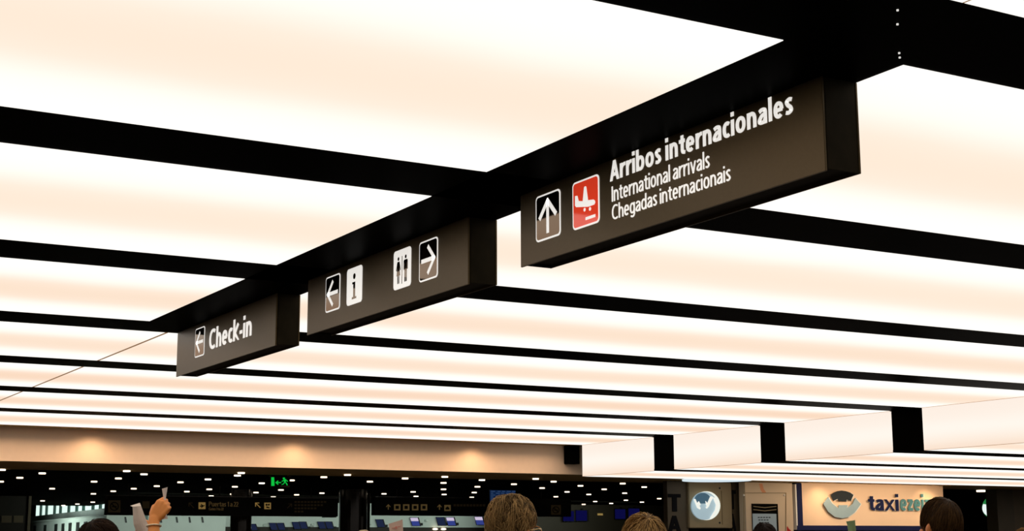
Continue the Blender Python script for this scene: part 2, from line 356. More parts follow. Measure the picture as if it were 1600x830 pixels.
# ------------------------------------------------------------------ the three hanging signs
XF, XB = 5.572, 5.839
ZS, ZB = 2.0512+EYE, 2.0653+EYE
def plate(name, pts, x, t, m_, parent, y0, z0, bevel=0):
    """flat piece lying on the sign face: pts in (right, up) metres around (y0, z0); right on the face is -y"""
    b = MB()
    for poly in (pts if isinstance(pts[0], list) else [pts]):
        b.prism([(x-t, y0-u, z0+v) for u, v in poly], (t, 0, 0))
    return obj(name, b, m_, parent, bevel)
def arrow_pts(kind):
    A = []
    wd = .036
    tip = (0, .122); A += [stroke((0, -.128), (0, .105), wd), stroke((-.118, -.008), (.009, .124), wd), stroke((.118, -.008), (-.009, .124), wd)]
    rot = {'up': 0, 'left': 90, 'right': -90}[kind]; c, s = math.cos(R(rot)), math.sin(R(rot))
    return [[(u*c-v*s, u*s+v*c) for u, v in p] for p in A]
def pictogram(parent, name, y, z, field, symbol, sym_mat, border=True, s=.345):
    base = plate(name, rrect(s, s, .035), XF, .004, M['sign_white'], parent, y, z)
    if border: plate('glossy_field', rrect(s-.026, s-.026, .026), XF-.004, .0015, field, base, y, z)
    for q, (nm, pts) in enumerate(symbol):
        plate(nm, pts, XF-.0055 if border else XF-.004, .0012+.0002*q, sym_mat, base, y, z)
    return base
def sign(ya, yb, label):
    s = thing('hanging_sign', label, 'sign', ((XF+XB)/2, (ya+yb)/2, H), 0, 'black wayfinding signs under the ceiling strip')
    b = MB().box(XF+.016, XB-.014, ya+.018, yb-.018, ZS+.035, H+.002)
    b.box(XF+.05, XF+.085, ya+.03, yb-.03, ZS+.02, ZS+.036)
    obj('housing', b, M['sign_body'], s)
    obj('face_panel', MB().box(XF, XF+.015, ya, yb, ZS, H+.002), M['sign_face'], s, .002)
    obj('back_panel', MB().box(XB-.013, XB, ya, yb, ZB, H+.002), M['sign_face'], s, .002)
    for y in (ya+.004, yb-.018):
        obj('end_plate', MB().box(XF+.022, XB-.015, y, y+.014, ZB, H+.002), M['sign_body'], s, .002)
    return s
EXF, EZ = (0, -1, 0), (0, 0, 1)
s3 = sign(6.182, 9.5665, 'large dark hanging sign reading Arribos internacionales, nearest of the three')
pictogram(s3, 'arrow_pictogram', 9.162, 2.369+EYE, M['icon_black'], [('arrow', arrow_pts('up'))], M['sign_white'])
pl = [(.11, .29), (.20, .30), (.245, .42), (.40, .455), (.455, .18), (.475, .165), (.52, .165), (.54, .185), (.60, .475), (.80, .50), (.855, .535), (.865, .575), (.83, .61), (.60, .61), (.15, .53), (.105, .49)]
nn = lambda P: [((u-.5)*.345, (.5-v)*.345) for u, v in P]
pictogram(s3, 'landing_plane_pictogram', 8.650, 2.366+EYE, M['icon_red'],
          [('plane', [nn(pl)[::-1]]), ('wheel', [disc(-.012, -.050, .013)]), ('wheel', [disc(.058, -.058, .013)]), ('runway', [stroke((0, -.118), (.125, -.118), .020)])], M['sign_white'])
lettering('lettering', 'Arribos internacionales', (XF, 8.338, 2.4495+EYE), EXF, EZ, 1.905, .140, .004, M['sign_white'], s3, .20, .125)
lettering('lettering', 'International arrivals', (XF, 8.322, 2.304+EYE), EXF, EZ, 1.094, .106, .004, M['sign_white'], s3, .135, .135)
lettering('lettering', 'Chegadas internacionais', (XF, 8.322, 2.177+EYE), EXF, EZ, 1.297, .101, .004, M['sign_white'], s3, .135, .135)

s2 = sign(10.403, 13.776, 'dark hanging sign with information and restroom pictograms, middle of the three')
pictogram(s2, 'left_arrow_pictogram', 13.139, 2.381+EYE, M['icon_black'], [('arrow', arrow_pts('left'))], M['sign_white'])
ii = [[(-.045, .035), (.022, .035), (.022, -.105), (.05, -.105), (.05, -.125), (-.05, -.125), (-.05, -.105), (-.022, -.105), (-.022, .015), (-.045, .015)][::-1], disc(0, .088, .028)]
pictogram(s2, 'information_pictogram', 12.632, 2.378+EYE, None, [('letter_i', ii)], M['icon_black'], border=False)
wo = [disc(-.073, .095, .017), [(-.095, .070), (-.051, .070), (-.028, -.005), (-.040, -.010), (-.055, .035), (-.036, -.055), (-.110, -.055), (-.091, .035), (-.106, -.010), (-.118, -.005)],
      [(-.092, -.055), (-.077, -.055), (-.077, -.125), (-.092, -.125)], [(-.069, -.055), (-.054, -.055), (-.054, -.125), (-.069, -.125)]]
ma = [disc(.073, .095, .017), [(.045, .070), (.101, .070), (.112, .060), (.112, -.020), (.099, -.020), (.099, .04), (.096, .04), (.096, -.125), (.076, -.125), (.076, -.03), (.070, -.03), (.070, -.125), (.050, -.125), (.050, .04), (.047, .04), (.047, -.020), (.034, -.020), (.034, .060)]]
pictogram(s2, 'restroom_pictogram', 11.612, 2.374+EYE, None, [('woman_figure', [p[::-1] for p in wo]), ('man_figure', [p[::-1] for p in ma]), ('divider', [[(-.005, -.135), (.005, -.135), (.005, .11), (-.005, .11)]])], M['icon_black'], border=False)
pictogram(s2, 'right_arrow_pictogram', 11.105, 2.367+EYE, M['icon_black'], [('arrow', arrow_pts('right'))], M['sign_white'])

s1 = sign(14.641, 17.998, 'dark hanging sign reading Check-in, farthest of the three')
pictogram(s1, 'left_arrow_pictogram', 17.115, 2.379+EYE, M['icon_black'], [('arrow', arrow_pts('left'))], M['sign_white'])
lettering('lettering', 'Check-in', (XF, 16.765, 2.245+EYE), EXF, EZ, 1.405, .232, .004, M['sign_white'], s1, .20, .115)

# ------------------------------------------------------------------ the dark hall beyond the bulkhead
EX = (1, 0, 0)
def XZ(px, py, Y): p = on_y(px, py, Y); return p.x, p.z
def yplate(name, polys, Y, t, m_, parent=None):
    """flat pieces facing the camera on the plane y=Y, thickness t towards the camera; corners in survey pixels"""
    b = MB()
    for poly in (polys if isinstance(polys[0], list) else [polys]):
        b.prism([(XZ(px, py, Y)[0], Y-t, XZ(px, py, Y)[1]) for px, py in poly], (0, t, 0))
    return obj(name, b, m_, parent)
def yrect(name, px0, py0, px1, py1, Y, t, m_, parent=None, bevel=0):
    x0, z1 = XZ(px0, (py0+py1)/2, Y)[0], XZ((px0+px1)/2, py0, Y)[1]; x1, z0 = XZ(px1, (py0+py1)/2, Y)[0], XZ((px0+px1)/2, py1, Y)[1]
    return obj(name, MB().box(x0, x1, Y-t, Y, z0, z1), m_, parent, bevel)
struct('wall_back', MB().box(-25, 75, 118, 118.3, 0, 12), M['dark'])
struct('ceiling_atrium', MB().box(-25, 70, 71, 118, 9, 9.2), M['dark'])
a = on_y(-60, 800, 58).x; b_ = on_y(44, 800, 58).x
struct('wall_left', MB().box(a-4, b_, 58, 58.3, 0, HALL), M['dark'])
o = struct('trim_30', MB().box(b_-.02, b_+.08, 57.9, 58.3, 0, HALL), M['bracket'], 'thin brown edge of the dark wall at left')
for i, (p0, p1) in enumerate(((2, 18), (21, 36))):
    o = yrect('window_%d' % (i+1), p0, 806, p1, 817, 58, .03, M['bracket']); o['kind'] = 'structure'; o['label'] = 'dim brown window in the dark wall at far left'

# downlights (surface drums under the dark ceiling)
DL = [(3,734.5),(31,747),(1,753),(66,740),(81.5,764),(147,753),(146,772),(66.5,783),(121,788),(145,785),(99,790.3),(185,748),(198,736.5),(225,741.5),(177,768),(209,764),(245,760),(282,754),(292,768.5),
 (325,749.5),(327,765),(330,775.5),(377,739.5),(371,743.5),(367,761),(363.5,772.5),(409,755.5),(400,770),(427,777),(439,766),(455.5,751),(463.5,773.5),(503,771),(506,746),(543,742.5),(545,767),(559,774.5),(578,753),(600,772),(633,748),
 (695,745.5),(693,755),(693,765),(694,773),(694,780),(645.5,769),(650,776),(753,750.5),(746,761),(741,770),(737,777.5),(803,757),(837,748.7),(847,763),(865,753),(868.5,776.5),(884,786),(886,769),(907,759.5),(912,788.5),(920,773),(930,784),(944,765),(955,787),
 (973,756),(1006.5,761.5),(976,771),(978,782),(1003,785),(1030,779.5)]
DLS = []
for px, py in DL:
    p = on_z(px, py, HALL-.02); DLS.append(p)
    b = MB(); n = 16; r = .088
    b.prism([(p.x+r*math.cos(2*math.pi*k/n), p.y+r*math.sin(2*math.pi*k/n), HALL-.036) for k in range(n)], (0, 0, .040))
    o = obj('downlight', b, M['lamp_spot']); tag(o, 'small round glowing downlight under the dark ceiling of the hall beyond', 'downlight', 'downlights of the dark hall ceiling')
for i in (4, 12, 17, 27, 35, 40, 49, 60, 67):
    p = DLS[i]; spot((p.x, p.y, HALL-.08), (p.x, p.y, 0), 40, 120, .8)
for px, py in ((680, 827), (693, 827)):
    p = on_y(px, py, 61.93); o = obj('small_lamp', MB().ball(p, (.13, .1, .045)), M['lamp_spot']); tag(o, 'tiny lit lamp low under the check-in monitors', 'lamp', 'tiny lamps under the monitors')

# green exit sign
Y = 38.6
g = thing('exit_sign', 'small green lit exit sign hanging at the edge of the dark ceiling', 'exit sign', on_y(436, 742, Y))
yrect('housing', 421.5, 745, 452, 761, Y+.06, .05, M['hall_sign'], g, .005)
yplate('bracket', [[(418.5, 739.5), (421, 739.5), (423.5, 746), (421.5, 746)]], Y+.06, .05, M['bracket'], g)
yplate('bracket', [[(453, 739.5), (455.5, 739.5), (452.5, 746), (450.5, 746)]], Y+.06, .05, M['bracket'], g)
yrect('reflector', 437, 759, 452, 761.5, Y+.005, .01, M['bracket'], g)
yplate('door_symbol', [[(423.8, 746), (428.2, 746), (428.8, 759.5), (423.8, 759.5)]], Y, .01, M['green'], g)
yplate('arrow_symbol', [[(430, 754.3), (434, 751), (435, 752), (433.2, 753.6), (439, 753.6), (439, 755), (433.2, 755), (435, 757), (434, 757.8)]], Y, .01, M['green'], g)
run = [[(442, 746.5), (445, 746.5), (445, 749), (442, 749)], [(443, 749.5), (447, 749), (446, 754), (444, 754)], [(440, 752), (443, 750), (443.6, 751), (440.6, 753)], [(447, 750), (450, 752), (449.4, 753), (446.6, 751.6)],
       [(444, 754), (445.4, 754), (443, 757), (440, 758), (440, 757), (442.4, 756)], [(445.2, 753.6), (446.6, 753.6), (448.6, 756), (449.4, 758.6), (448, 758.6), (447, 756.4)]]
yplate('running_figure', run, Y, .01, M['green'], g)
o = obj('indicator_light', MB().ball(on_y(449.5, 743.2, Y), .018), M['red_led'], g)

# hanging wayfinding signs of the hall
def usym(kind, cx, cy, s):
    q = {'up': [stroke((0, -1), (0, .8), .28), stroke((-.8, .05), (.1, 1), .28), stroke((.8, .05), (-.1, 1), .28)],
         'upleft': [stroke((.8, -.8), (-.7, .7), .28), stroke((-.85, -.4), (-.85, .9), .28), stroke((-.95, .85), (.4, .85), .28)],
         'upright': [stroke((-.8, -.8), (.7, .7), .28), stroke((.85, -.4), (.85, .9), .28), stroke((.95, .85), (-.4, .85), .28)]}[kind]
    return [[(cx+u*s, cy-v*s) for u, v in p][::-1] for p in q]
def sq(cx, cy, s): return [(cx-s, cy-s), (cx+s, cy-s), (cx+s, cy+s), (cx-s, cy+s)]
def no_smoking(Y, cx, cy, s, parent):
    yplate('no_smoking_pictogram', sq(cx, cy, s), Y, .02, M['amber_dim'], parent)
    ring = [[(cx+s*.75*math.cos(a), cy+s*.75*math.sin(a)), (cx+s*.75*math.cos(b), cy+s*.75*math.sin(b)), (cx+s*.58*math.cos(b), cy+s*.58*math.sin(b)), (cx+s*.58*math.cos(a), cy+s*.58*math.sin(a))]
            for a, b in [(2*math.pi*k/16, 2*math.pi*(k+1)/16) for k in range(16)]]
    bar = [[(cx-s*.5, cy-s*.38), (cx-s*.38, cy-s*.5), (cx+s*.5, cy+s*.38), (cx+s*.38, cy+s*.5)], [(cx-s*.4, cy-s*.05), (cx+s*.4, cy-s*.05), (cx+s*.4, cy+s*.12), (cx-s*.4, cy+s*.12)]]
    yplate('ring', ring+bar, Y-.02, .01, M['hall_sign'], parent)
Y = 46.0
hA = thing('hall_sign', 'long black hanging sign of the hall with amber plane symbol, left half of the picture', 'sign', on_y(343, 777, Y), 0, 'black wayfinding signs of the dark hall')
yrect('housing', 163, 777.5, 523, 806.5, Y+.3, .28, M['hall_sign'], hA, .01)
yrect('top_rail', 163, 776.2, 523, 777.4, Y+.3, .28, M['column'], hA)
yrect('mount', 503, 803, 521, 809, Y+.3, .25, M['hall_sign'], hA)
no_smoking(Y+.02, 178.5, 791.5, 9.5, hA)
yplate('elevator_pictogram', sq(228, 789, 5.5), Y+.02, .02, M['amber_dim'], hA)
yplate('arrow', usym('upleft', 299, 790, 4.5), Y+.02, .02, M['amber_dim'], hA)
pp = yplate('plane_pictogram', sq(315.5, 790.5, 5.3), Y+.02, .02, M['amber'], hA)
yplate('plane', [[(312, 791), (313, 790), (315, 790.6), (313.6, 788), (314.6, 787.6), (317, 790), (319.4, 789.4), (319.8, 790.6), (317, 792), (315, 794), (314, 794), (315, 792), (313, 792.4)]], Y, .01, M['hall_sign'], pp)
def ylettering(name, text, px0, py_base, px1, cap_px, Y, depth, m_, parent, t=.13):
    p0 = on_y(px0, py_base, Y); p1 = on_y(px1, py_base, Y); c = on_y(px0, py_base-cap_px, Y).z-p0.z
    return lettering(name, text, p0, EX, EZ, p1.x-p0.x, c, depth, m_, parent, t)
M['amber_text'] = mat('amber_lettering', (.3, .2, .07, 1), .6, emit=(.5, .32, .12, 1), estr=.06)  # lettering gets a slight added glow too
ylettering('lettering', 'Puertas 1 a 22', 326, 791.5, 372, 7.5, Y+.02, .02, M['amber_text'], hA, .16)
ylettering('lettering', 'Gates 1 to 22', 326, 797.5, 349, 4.2, Y+.02, .02, M['amber_text'], hA, .16)
yplate('arrow', usym('upleft', 403, 790, 4.5), Y+.02, .02, M['amber'], hA)
pp = yplate('baggage_pictogram', sq(418, 790.8, 5.1), Y+.02, .02, M['amber'], hA)
yplate('symbol', [[(414.5, 788.5), (417, 787), (418.5, 789.5), (416, 791)], [(418.5, 788), (421.5, 787), (421, 790), (419, 790.5)], [(415, 793), (417, 791.5), (421.4, 793), (421, 794.6), (417, 794)]], Y, .01, M['hall_sign'], pp)
yplate('arrow', usym('upright', 452, 791, 4.0), Y+.02, .02, M['amber_dim'], hA)
for k, (x1) in enumerate((512, 508, 500, 479)):
    b = [[(460+i*5.1, 783.2+k*5), (463.6+i*5.1, 783.2+k*5), (463.6+i*5.1, 786+k*5), (460+i*5.1, 786+k*5)] for i in range(int((x1-460)/5.1))]
    yplate('blurred_text_line', b, Y+.02, .01, M['amber_dim'], hA)
hB = thing('hall_sign', 'long black hanging sign of the hall, behind the man with tousled brown hair', 'sign', on_y(733, 779, Y), 0, 'black wayfinding signs of the dark hall')
yrect('housing', 580, 779.5, 886, 806.8, Y+.3, .28, M['hall_sign'], hB, .01)
yrect('top_rail', 580, 778.2, 886, 779.4, Y+.3, .28, M['column'], hB)
M['amber_mid'] = mat('mid_glow_amber', (.3, .2, .07, 1), .6, emit=(.5, .33, .12, 1), estr=.11)  # medium step of the added amber glow
yplate('arrow', usym('up', 606.5, 792.5, 4.0), Y+.02, .02, M['amber_mid'], hB)
for cx in (620.5, 634.5, 648.5, 662.3):
    pp = yplate('service_pictogram', sq(cx, 793, 4.8), Y+.02, .02, M['amber_mid'], hB)
    yplate('symbol', [[(cx-2.5, 790.5), (cx+2.5, 790.5), (cx+2.5, 795.5), (cx-2.5, 795.5)]], Y, .01, M['hall_sign'], pp)
yplate('arrow', usym('up', 686.5, 792.8, 4.0), Y+.02, .02, M['amber_mid'], hB)
pp = yplate('service_pictogram', sq(699, 794, 4.8), Y+.02, .02, M['amber_mid'], hB)
yplate('symbol', [[(696, 794), (699, 791.5), (702, 794), (702, 796.5), (696, 796.5)]], Y, .01, M['hall_sign'], pp)
yplate('blurred_text_line', [[(708.5+i*5.1, 788), (712.2+i*5.1, 788), (712.2+i*5.1, 791.6), (708.5+i*5.1, 791.6)] for i in range(10)], Y+.02, .01, M['amber_dim'], hB)
M['amber_low'] = mat('faint_glow_amber', (.2, .14, .06, 1), .6, emit=(.5, .35, .16, 1), estr=.06)  # weak step of the added amber glow
no_smoking(Y+.02, 868.5, 797, 7.5, hB)

# columns
def column(px0, px1, Y, label):
    p0 = on_y(px0, 800, Y); p1 = on_y(px1, 800, Y); r = (p1.x-p0.x)/2*.86; c = ((p0.x+p1.x)/2, Y)
    t = thing('column', label, 'column', (c[0], Y, 0))
    b = MB(); b.tube([(c[0], Y, 0), (c[0], Y, HALL+.0)], [r, r], 32); o = obj('shaft', b, M['column'], t, smooth=False)
    b = MB(); b.tube([(c[0], Y, 0), (c[0], Y, .15)], [r+.03, r+.03], 32); obj('base_ring', b, M['dark'], t)
    return c
column(358.5, 395, 48.5, 'dark polished column under the hall sign with the plane symbol')
column(528, 575, 47, 'broad dark polished column between the two hall signs')
for hs, xs in ((hA, (200, 343, 486)), (hB, (620, 733, 846))):
    for px in xs:
        p = on_y(px, 778, 46.16); b = MB(); b.tube([(p.x, 46.16, p.z-.03), (p.x, 46.16, HALL)], [.02, .02], 8); obj('hanger_rod', b, M['dark'], hs)
for px0, px1, m_ in ((524.5, 527, M['bracket']), (575.5, 579.5, M['white_wall'])):
    p0 = on_y(px0, 800, 50); p1 = on_y(px1, 800, 50)
    if px0 > 550:
        o = obj('service_pipe', MB().tube([(p0.x, 50, 0), (p0.x, 50, HALL)], [.06, .06], 12), M['dark']); tag(o, 'slim dark pipe right beside the broad dark column', 'pipe')

# white gallery with slots, lit windows behind it
gA, gB = on_y(48, 817, 78), on_y(166, 806, 60); ztop = (gA.z+gB.z)/2
d = (gB-gA); d.z = 0; L = d.length; d.normalize(); nrm = Vector((d.y, -d.x, 0)); nrm = nrm if nrm.x < 0 else -nrm
g = thing('gallery', 'white curved gallery front with dark slots, far back at the left', 'gallery', (gB.x, gB.y, 0))
def gbox(name, s0, s1, n0, n1, z0, z1, m_, parent, bevel=0):
    q = [gA+d*s0+nrm*n0, gA+d*s1+nrm*n0, gA+d*s1+nrm*n1, gA+d*s0+nrm*n1]
    return obj(name, MB().prism([(p.x, p.y, z0) for p in q], (0, 0, z1-z0)), m_, parent, bevel)
gbox('slotted_wall', -6, L, -.3, 0, 0, ztop, M['white_wall'], g)
gbox('coping', -6, L, -.35, .08, ztop, ztop+.05, M['white_wall'], g)
M['grey'] = mat('grey_parapet', (.30, .33, .31, 1), .5, 0, .3, .2, 2)
gbox('parapet', -6, L, -.8, -.5, ztop-.3, ztop+.36, M['grey'], g)
f0, f1 = XZ(166, 806, 60)[0], XZ(352, 806, 60)[0]
obj('slotted_front', MB().box(f0, f1, 59.93, 60.3, 0, ztop+.02), M['white_wall'], g)
M['slot'] = mat('dark_slot', (.012, .014, .012, 1), .5)
for px in (55, 71, 88, 99, 110, 122, 134):       # slots of the receding side
    r_ = ray(px, 822); r2 = Vector((r_.x, r_.y)); 
    s_ = -(gA.x*r2.y-gA.y*r2.x)/(d.x*r2.y-d.y*r2.x)
    gbox('slot', s_-.30, s_+.30, -.02, .03, ztop-.55, ztop-.17, M['slot'], g)
for px in (196, 226, 251, 276, 296, 316): yplate('slot', [[(px-1.6, 808), (px+.8, 808), (px+2.2, 817), (px-.4, 817)]], 59.93, .03, M['slot'], g)
wdw = thing('lit_window_band', 'band of bright pale green windows above the white gallery, far left', 'window', (gB.x+1, gB.y, 0))
M['pane'] = mat('lit_pane', (.3, .4, .36, 1), .3, emit=(.78, .98, .90, 1), estr=1.0)
M['mull'] = mat('green_mullion', (.03, .09, .07, 1), .4)
s_ = -8
while s_ < L-.2:
    wdt = random.uniform(1.6, 2.8); e_ = min(s_+wdt, L)
    gbox('pane', s_+.10, e_-.10, -1.6, -1.5, ztop-.2, ztop+1.6, M['pane'], wdw); gbox('mullion', e_-.12, e_+.12, -1.62, -1.40, ztop-.2, ztop+1.6, M['mull'], wdw); s_ = e_
# white check-in wall and monitors
Y = 62
x0, x1 = XZ(352, 815, Y)[0], XZ(775, 815, Y)[0]
struct('wall_check_in', MB().box(x0, x1, Y, Y+.2, XZ(560, 824, Y)[1], HALL), M['white_wall'])
struct('wall_under_check_in', MB().box(x0, x1, Y+.02, Y+.22, 0, XZ(560, 824, Y)[1]), M['dark'])
M['scr_dark'] = mat('dark_screen', (.01, .015, .04, 1), .5, 0, .05, emit=(.04, .06, .22, 1), estr=.14)
M['scr_blue'] = glow('blue_screen', (.06, .09, .42, 1), .55)
M['scr_white'] = glow('white_screen_part', (.75, .65, .85, 1), .8)
MON = [(396, 824, 10, 0), (427, 823, 11, 0), (439, 823, 11, 0), (463, 821.5, 11, 0), (474, 821, 11, 0), (502.5, 821, 11, 0), (514.5, 821, 11, 0), (594, 818, 12, 0), (648.5, 815.5, 13, 1), (689, 815, 13, 0), (704.5, 815, 13, 1), (749, 814, 13, 1)]
monlab = ['dark monitor on the white wall just right of the column under the plane sign', 'left screen of the first pair of monitors right of the column', 'right screen of the first pair of monitors right of the column', 'left screen of the second pair of monitors on the white wall', 'right screen of the second pair of monitors on the white wall',
          'left screen of the pair of monitors beside the broad dark column', 'right screen of the pair of monitors beside the broad dark column', 'single dark monitor just right of the broad dark column', 'bright single monitor right of the raised pink paper', 'dark left screen of the pair under the middle of the right hall sign', 'bright right screen of the pair under the middle of the right hall sign', 'bright monitor just left of the man with tousled brown hair']
for (px, py, wd, br), lb in zip(MON, monlab):
    t = thing('monitor', lb, 'monitor', on_y(px, py, Y), 0, 'check-in monitors on the white wall')
    h = wd*1.05; k = 1.8
    yplate('frame', [[(px-wd/2-k, py-h/2), (px+wd/2-k, py-h/2), (px+wd/2+k, py+h/2), (px-wd/2+k, py+h/2)]], Y-.02, .08, M['hall_sign'], t)
    f = lambda a, b: [(px-wd/2+.7-k+2*k*a, py-h/2+.6+(h-1.2)*a), (px+wd/2-.7-k+2*k*a, py-h/2+.6+(h-1.2)*a), (px+wd/2-.7-k+2*k*b, py-h/2+.6+(h-1.2)*b), (px-wd/2+.7-k+2*k*b, py-h/2+.6+(h-1.2)*b)]
    yplate('screen', f(0, 1), Y-.10, .01, M['scr_blue'] if br else M['scr_dark'], t)
    if br: yplate('picture', f(0.02, .42), Y-.11, .01, M['scr_white'], t)
    yrect('bracket', px+wd/2+2, py+2, px+wd/2+5, py+6, Y-.0, .05, M['hall_sign'], t)
for px, py in ((413.5, 821), (488, 821), (666, 814), (577, 819)):
    p = on_y(px, py, Y); o = obj('camera_dome', MB().ball(p, (.1, .08, .07)), M['white_wall']); tag(o, 'tiny white dome on the white wall between check-in monitors', 'camera', 'tiny domes between the monitors')
# flight board, blue screens, brown wall
Y = 45
t = thing('flight_board', 'blue flight information board behind the tousled brown hair', 'screen', on_y(785, 764, Y))
yrect('housing', 763.5, 765, 807, 795, Y+.2, .18, M['hall_sign'], t, .01)
yrect('screen', 765.5, 766.5, 805, 793, Y+.02, .02, glow('board_blue', (.012, .04, .14, 1), .35), t)
M['scr_line'] = glow('board_lines', (.08, .17, .40, 1), .3)
for k in range(9):
    random.seed(k); b = []; x = 767
    while x < 801:
        w_ = random.uniform(3, 7); b.append([(x, 767.4+k*2.9), (x+w_, 767.4+k*2.9), (x+w_, 768.8+k*2.9), (x, 768.8+k*2.9)]); x += w_+random.uniform(1, 5)
    yplate('flight_line', b, Y, .005, M['scr_line'], t)
Y = 60
M['brown_wall'] = mat('dim_brown_wall', (.028, .02, .01, 1), .6, 0, .3, .2, 1)
struct('wall_brown', MB().box(XZ(775, 800, Y)[0], XZ(1045, 800, Y)[0], Y+.1, Y+.3, 0, HALL), M['brown_wall'])
for (a, b, c, dd), lb in zip(((880, 799, 896.5, 814.5), (900, 798, 917, 814), (961, 796, 977, 811), (982, 795, 999, 810)),
        ('dark blue screen right of the tousled head, left one of its pair', 'dark blue screen right of the tousled head, right one of its pair', 'dark blue screen above the blond head, left one of its pair', 'dark blue screen above the blond head, right one of its pair')):
    t = thing('wall_screen', lb, 'screen', on_y((a+b)/2, dd, Y), 0, 'dark blue screens on the brown wall')
    yrect('frame', a-1, b-1, c+1, dd+1, Y, .1, M['hall_sign'], t); yrect('screen', a, b, c, dd, Y-.1, .01, glow('deep_blue', (.008, .008, .12, 1), .4), t)
    yrect('bracket', (a+c)/2-1, b-3, (a+c)/2+1, b-1, Y+.08, .1, M['hall_sign'], t)
o = yrect('small_sign', 933.5, 802.5, 941.5, 805.5, Y+.08, .03, M['amber']); tag(o, 'tiny amber sign on the brown wall above the blond head', 'sign')

# ------------------------------------------------------------------ shop fronts on the right
YS = 36.6
M['kiosk'] = mat('kiosk_grey_beige', (.27, .21, .12, 1), .5, 0, .3, .08, 3)
M['kiosk_dark'] = mat('kiosk_dark_side', (.075, .056, .032, 1), .5, 0, .3, .1, 3)
M['letter_black'] = mat('black_lettering', (.006, .006, .007, 1), .7, 0, .05)
M['pearl'] = mat('cream_sign_panel', (.88, .64, .44, 1), .5, 0, .3, .04, 2)
M['navy'] = mat('navy_blue', (.007, .011, .06, 1), .6, 0, .15)
M['teal'] = mat('teal_lettering', (.07, .24, .26, 1), .4)
M['letter_white'] = mat('white_letter_sides', (.85, .82, .76, 1), .5)
M['silver'] = mat('silver_logo', (.30, .42, .47, 1), .4, .1, .5, .35, 1.2)
M['slate'] = mat('slate_logo', (.022, .03, .036, 1), .5, 0, .15)
zf = 0.0
t = thing('taxi_kiosk', 'grey kiosk with round glowing blue emblem and vertical TAXI lettering', 'kiosk', (on_y(1096, 790, YS).x, YS, 0))
def full(name, px0, px1, pt, Y, th, m_, parent): 
    x0, x1 = XZ(px0, 800, Y)[0], XZ(px1, 800, Y)[0]; return obj(name, MB().box(x0, x1, Y-th, Y, 0, min(HALL-.01, XZ((px0+px1)/2, pt, Y)[1])), m_, parent)
full('side_panel', 1037, 1069, 752, YS+.2, .2, M['kiosk_dark'], t)
full('side_panel', 1138, 1153, 752, YS+.2, .2, M['kiosk_dark'], t)
yrect('front_panel', 1070, 754.5, 1137.5, 825.5, YS+.1, .2, M['kiosk'], t, .02)
full('recess', 1069, 1138, 757, YS+.35, .2, M['hall_black'], t)
for px in (1074, 1124.5):
    for py in (763, 817): 
        if px > 1100: obj('screw', MB().ball(on_y(px, py, YS-.1), .03, 8, 6), M['slate'], t)
yrect('corner_profile', 1127.5, 767, 1128.3, 820, YS-.1, .01, M['bracket'], t)
def vword(px0, px1, ps, parent, Y):
    for ch, (a, b) in zip('TAXI', ps): ylettering('letter', ch, px0 if ch != 'I' else (px0+px1)/2-2, b, px1 if ch != 'I' else (px0+px1)/2+2, b-a, Y, .02, M['letter_black'], parent, .24)
vword(1044, 1063, [(772, 799.5), (806, 832), (838, 864), (870, 896)], t, YS)
vword(1138.8, 1149.5, [(766, 796), (803, 831), (837, 864), (870, 896)], t, YS)
def parc(cx, cy, rx, ry, a0, a1, n=18): return [(cx+rx*math.cos(R(a0+(a1-a0)*k/n)), cy-ry*math.sin(R(a0+(a1-a0)*k/n))) for k in range(n+1)]
Yk = YS-.12
yplate('halo_disc', parc(1103, 790.5, 21.5, 22.5, 0, 350, 36), Yk, .03, glow('halo_white', (.93, .97, .86, 1), .95), t)
yplate('emblem_disc', parc(1099.3, 790.8, 20.3, 21.8, 0, 350, 36), Yk-.05, .05, mat('pale_blue_emblem', (.40, .55, .62, 1), .3, emit=(.45, .62, .72, 1), estr=.42), t)
yplate('emblem_cap', parc(1097.5, 782, 12.6, 11.6, 0, 180, 16)+[(1087, 786), (1092, 788.5), (1092.5, 787), (1103.5, 787), (1104, 788.5), (1109, 786)], Yk-.10, .02, mat('deep_blue_emblem', (.04, .11, .17, 1), .3, emit=(.04, .11, .17, 1), estr=.5), t)
W_ = glow('emblem_white', (.95, .95, .86, 1), .95)
yplate('emblem_stroke', [[(1083.6, 780.5), (1086, 779.8), (1089, 786.5), (1091.5, 783.4), (1094, 788), (1093.6, 790.2), (1092, 790), (1094.5, 794.6), (1093, 796.4), (1089, 793.6)]], Yk-.12, .02, W_, t)
yplate('emblem_stroke', [[(1102, 783), (1105, 786.5), (1109, 777), (1112, 775.5), (1114, 777.5), (1110, 784.5), (1107, 792), (1104, 795), (1102.4, 793.4), (1104.5, 790.4), (1103, 789.8)]], Yk-.12, .02, W_, t)
yplate('emblem_stroke', [[(1113.8, 777.5), (1116.6, 777.8), (1122.8, 787), (1122.8, 791.5), (1117, 803), (1111.5, 810), (1109, 810), (1117, 797), (1118.4, 789.5)]], Yk-.12, .02, W_, t)
# round cool ceiling lamp above the kiosk
p = on_z(1120, 750.5, HALL-.03); b = MB(); n = 40; b.prism([(p.x+1.0*math.cos(2*math.pi*k/n), p.y+1.0*math.sin(2*math.pi*k/n), HALL-.05) for k in range(n)], (0, 0, .055))
lampd = obj('round_ceiling_lamp', b, glow('cool_lamp', (.72, .84, .90, 1), .95)); tag(lampd, 'round pale blue ceiling lamp above the taxi kiosk', 'lamp')
